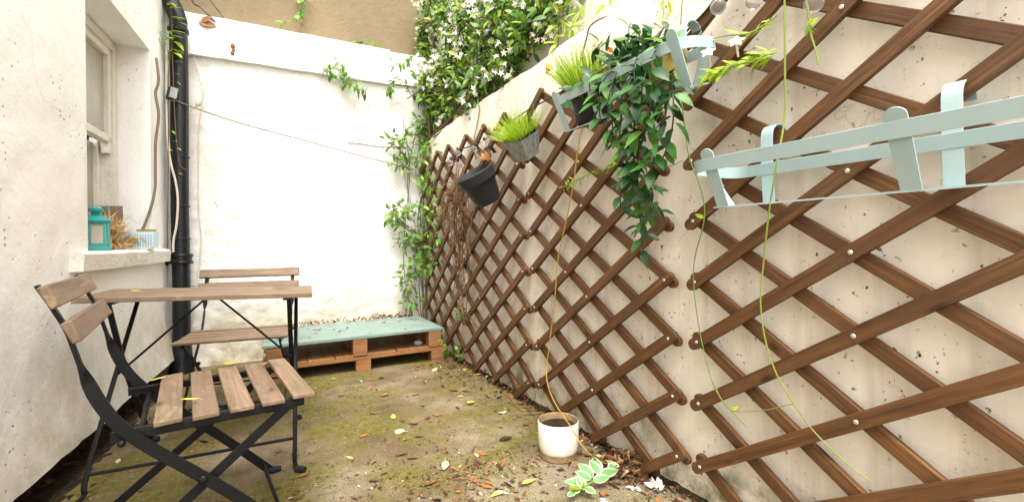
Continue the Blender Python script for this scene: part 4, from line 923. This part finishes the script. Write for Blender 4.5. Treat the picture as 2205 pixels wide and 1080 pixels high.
# string lights
sl_=thing('string_light',(1.24,1.3,1.6),'string of clear festoon bulbs on a black cable along the trellis top','string light'); o=Vector((1.24,1.3,1.6))
P=[(1.24,.45,1.56),(1.24,.62,1.548),(1.24,.80,1.60),(1.24,.915,1.645),(1.24,1.015,1.614),(1.24,1.072,1.592),(1.24,1.174,1.58),(1.24,1.367,1.61),(1.24,1.638,1.617),(1.24,1.905,1.61),(1.24,2.088,1.61),(1.24,2.3,1.594),(1.24,2.513,1.585),(1.24,2.67,1.56),(1.24,2.836,1.56),(1.24,3.135,1.58),(1.24,3.281,1.535),(1.24,3.5,1.50)]
g=MB(); g.tube(spline([Vector(p)-o for p in P],6),.004,6); g.build('cable',CABLEK,sl_)
for b in ((1.215,.642,1.492),(1.215,.799,1.571),(1.215,.915,1.609),(1.225,2.482,1.555),(1.225,2.638,1.532),(1.225,2.802,1.531),(1.225,3.097,1.555),(1.225,3.242,1.508)):
    p=Vector(b)-o; g=MB(); g.sphere(p+Vector((0,0,-.002)),.023,12); bo=g.build('bulb',BULB,sl_)
    MB().lathe([(.0001,.040),(.006,.040),(.008,.036),(.008,.022),(.0001,.02)],12,Matrix.Translation(p)).build('socket',CABLEK,bo)
# floor plants
vp=thing('variegated_plant',(1.03,1.345,.015),'low plant with cream edged green leaves on the floor before the white pot','plant'); vp.scale=(.9,.9,.8)
g=MB(); gs=MB(); q=spline([(.17,.02,.0),(.06,-.01,.018),(-.04,-.045,.022),(-.12,-.06,.02)],8); gs.tube(q,.004,6); gs.build('stem',STEML,vp)
for (p,d,L,W) in (((.05,0,.02),(.55,.9,.75),.10,.055),((.06,0,.02),(-.15,.9,.9),.075,.045),((.02,-.01,.02),(-.45,.75,.85),.085,.05),((0,-.02,.02),(-.75,.65,.7),.075,.04),((.05,-.01,.02),(1,-.15,.2),.10,.045),((.11,0,.02),(1,.25,.3),.085,.05),((.13,.01,.02),(.8,.6,.5),.06,.035),((.0,-.03,.02),(.7,-.25,.22),.08,.04),((-.03,-.04,.022),(-.85,.45,.25),.10,.04),((-.05,-.05,.022),(-.35,.7,.75),.06,.03),((-.08,-.055,.022),(-.9,-.1,.15),.06,.028),((-.06,-.055,.022),(.2,-.8,.12),.055,.03),((-.08,-.055,.025),(.1,.4,.8),.05,.025),((-.11,-.06,.022),(-.9,-.4,.25),.05,.024)):
    variegated(g,p,d,Vector((-.2,-.5,.85)),L*.95,W)
g.build('foliage',[VIN,VOUT],vp)
g=MB()
for k in range(5): g.leaf((-.10+.01*k,-.058,.024),(rnd.gauss(-.6,.4),rnd.gauss(-.3,.3),.4),(0,0,1),.045,.02,.2,.2,0,4)
g.build('new_growth',FERN,vp)
sprig('corner_seedling',[(1.21,3.38,-.01),(1.20,3.30,.08),(1.17,3.27,.16),(1.12,3.26,.19)],9,.04,.065,.5,CLEAF,STEMG,'pale seedling growing at the right end of the teal pallet bench','plant',.02,.003)
sprig('corner_seedling',[(1.24,3.2,-.01),(1.25,3.18,.06),(1.255,3.18,.12)],9,.04,.065,.55,CLEAF,STEMG,'young seedling at the foot of the trellis beside the pallet bench','plant',.02,.003)
sprig('corner_seedling',[(1.26,3.05,.30),(1.24,3.03,.36),(1.22,3.05,.40),(1.2,3.08,.38)],8,.04,.06,.5,CLEAF,STEMG,'pale leafy shoot poking through the lower trellis above the bench end','plant',.03,.003)
ps=thing('pipe_creeper',(-.60,3.95,2.62),'light green creeper with a few leaves climbing the left side of the drainpipe','climber'); o=Vector((-.60,3.95,2.62))
g=MB(); q=spline([Vector(p)-o for p in ((-.62,3.96,.88),(-.612,3.96,1.3),(-.605,3.955,1.7),(-.60,3.95,2.1),(-.575,3.945,2.4),(-.585,3.94,2.62))],8); g.tube(q,.003,5)
q3=spline([Vector(p)-o for p in ((-.58,3.945,2.45),(-.572,3.94,2.1),(-.565,3.94,1.8),(-.545,3.94,1.5),(-.505,3.945,1.44))],8); g.tube(q3,.0035,5); g.build('stem',STEMB,ps)
g=MB()
for k in range(34):
    z=2.62-.42*rnd.random()**1.3-(rnd.random()<.35)*rnd.random()*.9; d=Vector((rnd.uniform(.2,1)*rnd.choice((1,1,1,-1)),-.3,rnd.gauss(0,.15))); L=rnd.uniform(.05,.10) if z>2.2 else rnd.uniform(.03,.05)
    g.leaf(Vector((-.60+rnd.uniform(-.02,.05),3.945,z))-o,d,Vector((0,-.4,1)),L,L*.42,.2,rnd.uniform(.1,.4),0,5)
g.build('foliage',FERN,ps)

# ------------------------------------------------------------------ fallen leaves and litter
def deadleaf(seed):
    r_=random.Random(seed); g=MB(); L=1.0; nseg=6; vs=[]; W=r_.uniform(.32,.52); cr=r_.uniform(-.35,.5); cu=r_.uniform(.0,.55); tw=r_.uniform(-.5,.5)
    for i in range(nseg+1):
        t=i/nseg; wd=W*math.sin(math.pi*(t*.96+.02)**.85)*.5
        for j in range(-2,3):
            s_=j/2; x=t-.5; y=s_*wd+tw*.15*math.sin(t*3); z=cu*.5*(s_*s_)*wd*2+cr*.35*(t-.5)**2*2+r_.uniform(-.012,.012)+.04
            vs.append((x,y,max(.005,z)))
    g.add(vs,[(i*5+j,i*5+j+1,i*5+6+j,i*5+5+j) for i in range(nseg) for j in range(4)])
    g.tube([(.5,0,.03),(.6,.02,.05),(.68,.03+r_.uniform(-.05,.05),.03)],.012,4)
    return g
LM=[[None]*len(DL) for _ in range(9)]
def lm(shape,mi):
    if LM[shape][mi] is None: LM[shape][mi]=deadleaf(shape).mesh('fallen_leaf',DL[mi],ang=60)
    return LM[shape][mi]
LBL=[('small brown dead leaf lying on the mossy floor','brown dead leaves on the floor'),('curled rust orange dead leaf lying on the floor','rust dead leaves on the floor'),
     ('yellow fallen leaf on the mossy floor','yellow fallen leaves on the floor'),('fresh green fallen leaf on the mossy floor','green fallen leaves on the floor'),
     ('pale cream fallen leaf on the mossy floor','pale fallen leaves on the floor'),('blackened rotten leaf on the mossy floor','blackened leaves on the floor')]
def fall(x,y,z,size,mi,label=None,group=None,cat='leaf',rz=None,rx=0,ry=0,shape=None):
    o=put('fallen_leaf',lm(rnd.randrange(9) if shape is None else shape,mi),None,(x,y,z),(rx+rnd.gauss(0,.15),ry+rnd.gauss(0,.15),rnd.uniform(0,6.28) if rz is None else rz)); o.scale=(size,size*rnd.uniform(.8,1.2),size)
    return tag(o,label or LBL[mi][0],cat,group or (LBL[mi][1] if label is None else None))
def inside(x,y): return x>-.74+.05*y+.02 and x<1.28 and .75<y<4.0 and not (-.06<x<1.25 and y>3.34)
def spot():
    r_=rnd.random()
    if r_<.36: return rnd.uniform(-.45,1.25), rnd.uniform(.95,3.3)
    if r_<.62: y=rnd.uniform(1.0,3.3); return 1.28-abs(rnd.gauss(0,.13)), y
    if r_<.80: return rnd.gauss(.70,.19), rnd.gauss(1.60,.13)
    if r_<.88: return rnd.gauss(.15,.16), rnd.gauss(1.55,.2)
    if r_<.95: return rnd.gauss(1.12,.14), rnd.gauss(3.1,.18)
    y=rnd.uniform(1.4,3.8); return -.86+.063*y+abs(rnd.gauss(.1,.12)), y
cnt=0
while cnt<280:
    x,y=spot()
    if not inside(x,y): continue
    mi=rnd.choices(range(6),(44,34,5,1,5,11))[0]; fall(x,y,gz(x,y)+.002,rnd.uniform(.024,.060)*(1.1 if mi in(2,4) else 1),mi); cnt+=1
# leaves one can single out
fall(.735,1.275,.004,.085,4,'large pale yellow leaf with a long stalk lying flat on the floor near the viewer',rz=R(60),shape=1)
fall(.56,1.33,.004,.065,2,'ochre yellow leaf lying flat left of the large pale leaf',rz=R(0),shape=2)
fall(.85,1.47,.004,.065,2,'bright yellow leaf lying in front of the brown leaf patch',rz=R(10),shape=3)
fall(.62,1.75,.006,.08,4,'pale buff leaf with a stalk in the middle of the floor',rz=R(65),shape=4)
fall(.99,2.35,.006,.06,3,'fresh green leaf between two yellow ones near the trellis foot',rz=R(20),shape=5)
fall(1.10,1.29,.005,.06,1,'pinkish brown leaf standing on edge on the pale concrete',rz=R(100),rx=.7,shape=6)
fall(.95,1.85,.004,.07,5,'large black leaf left of the white ceramic pot',rz=R(5),shape=7)
# chair, table, bench leaves
fall(-.205,1.62,.450,.048,2,'pale yellow leaf on the seat of the foreground chair, on its rearmost slat',rz=R(5),shape=1)
fall(-.135,2.02,.449,.045,2,'small yellow leaf on the far end of the second seat slat',rz=R(20),shape=8)
fall(-.015,1.98,.449,.04,1,'curled orange leaf on the fourth seat slat of the foreground chair',rz=R(80),shape=4)
fall(-.335,1.95,.445,.055,2,'dry golden leaf caught on the rear rail of the foreground chair',rz=R(30),shape=3)
fall(.06,2.46,.701,.075,3,'bright green leaf on the right half of the table top',rz=R(-5),shape=2)
fall(-.30,2.56,.711,.04,2,'small yellow leaf at the back of the table top',rz=R(15),shape=5)
fall(-.48,2.38,.718,.035,2,'tiny yellow leaf near the left end of the table top',rz=R(0),shape=6)
fall(-.26,3.98,.03,.075,2,'large crinkled yellow leaf at the mossy foot of the back wall',rz=R(10),shape=0,rx=.5)
for k in range(60):
    x=.0+1.18*rnd.random()**.75; y=3.38+.68*rnd.random()**.55
    fall(x,y,.2505,rnd.uniform(.02,.042),rnd.choices((0,1,4,5),(4,5,2,2))[0],'small dry leaf lying on the teal pallet top','dry leaves on the pallet top')
for (x,y,s_) in ((1.30,1.18,.05),(1.19,1.22,.028),(1.005,1.19,.035),(1.235,1.165,.026)): pass
pw=MB()
for _ in range(9): pw.leaf(rvec(.009)+Vector((0,0,.014)),rvec()+Vector((0,0,.3)),rvec(),.034,.026,.4,.5,0,4)
tag(pw.build('crumpled_paper',PAPER,None,(1.225,1.20,.004)),'crumpled white scrap of paper on the floor by the trellis foot','paper')
for (x,y) in ((1.01,1.215),(1.15,1.235)):
    g=MB()
    for _ in range(4): g.leaf(rvec(.006)+Vector((0,0,.006)),(rnd.gauss(0,1),rnd.gauss(0,1),.3),(0,0,1),.024,.016,.3,.4,0,3)
    tag(g.build('fallen_petals',PETAL,None,(x,y,.003)),'little cluster of fallen white petals on the floor in front of the variegated plant' if x<1.1 else 'small white petal cluster between the variegated plant and the paper scrap','petals')
# heap of dead leaves at the trellis foot
hp=MB(); 
for _ in range(170):
    a=rnd.gauss(0,.042); b=rnd.gauss(0,.055); z=.075*math.exp(-(a*a+b*b)/.006)*rnd.random(); hp.leaf((a,b,z+.006),Vector((rnd.gauss(0,1),rnd.gauss(0,1),rnd.gauss(.1,.4))),rvec()+Vector((0,0,.8)),rnd.uniform(.03,.06),rnd.uniform(.012,.026),.4,rnd.uniform(-.3,.6),0,4)
ho=tag(hp.build('leaf_heap',DEADL,None,(1.225,1.375,.0)),'heap of dark dead leaves and twigs at the trellis foot right of the white pot','leaf heap',kind='stuff')
# crumbs
lt=MB(); n=0
while n<3000:
    x,y=spot()
    if not (x>-.80+.05*y and x<1.29 and .7<y<4.05): continue
    L=rnd.uniform(.005,.022); lt.leaf((x,y,gz(x,y)+.003+rnd.random()*.003),(rnd.gauss(0,1),rnd.gauss(0,1),rnd.gauss(0,.12)),rvec(.35)+Vector((0,0,1)),L,L*rnd.uniform(.3,.6),.3,rnd.uniform(-.2,.4),0,3); n+=1
for _ in range(260):                                   # drift along the back of the bench
    x=.02+1.14*rnd.random()**.7; y=4.09-abs(rnd.gauss(0,.035)); L=rnd.uniform(.015,.045); lt.leaf((x,y,.252+rnd.random()*.022*max(0,1-(4.09-y)/.06)),rvec()+Vector((0,0,-.0)),rvec(.7)+Vector((0,0,1)),L,L*.45,.3,.3,0,3)
for _ in range(260):
    x=rnd.uniform(0,1.2); y=rnd.uniform(3.37,4.08); L=rnd.uniform(.005,.014); lt.leaf((x,y,.2505),(rnd.gauss(0,1),rnd.gauss(0,1),0),(0,0,1),L,L*.5,.2,0,0,3)
for _ in range(360):                                   # along the foot of the boundary wall
    y=rnd.uniform(.7,3.4); x=1.298-abs(rnd.gauss(0,.03)); L=rnd.uniform(.012,.035); lt.leaf((x,y,gz(x,y)+.004+rnd.random()*.02),rvec(),rvec(.7)+Vector((0,0,1)),L,L*.45,.3,.3,0,3)
tag(lt.build('leaf_litter',DEADL),'crumbled dead leaf litter scattered over the mossy floor and the bench','leaf litter',kind='stuff')
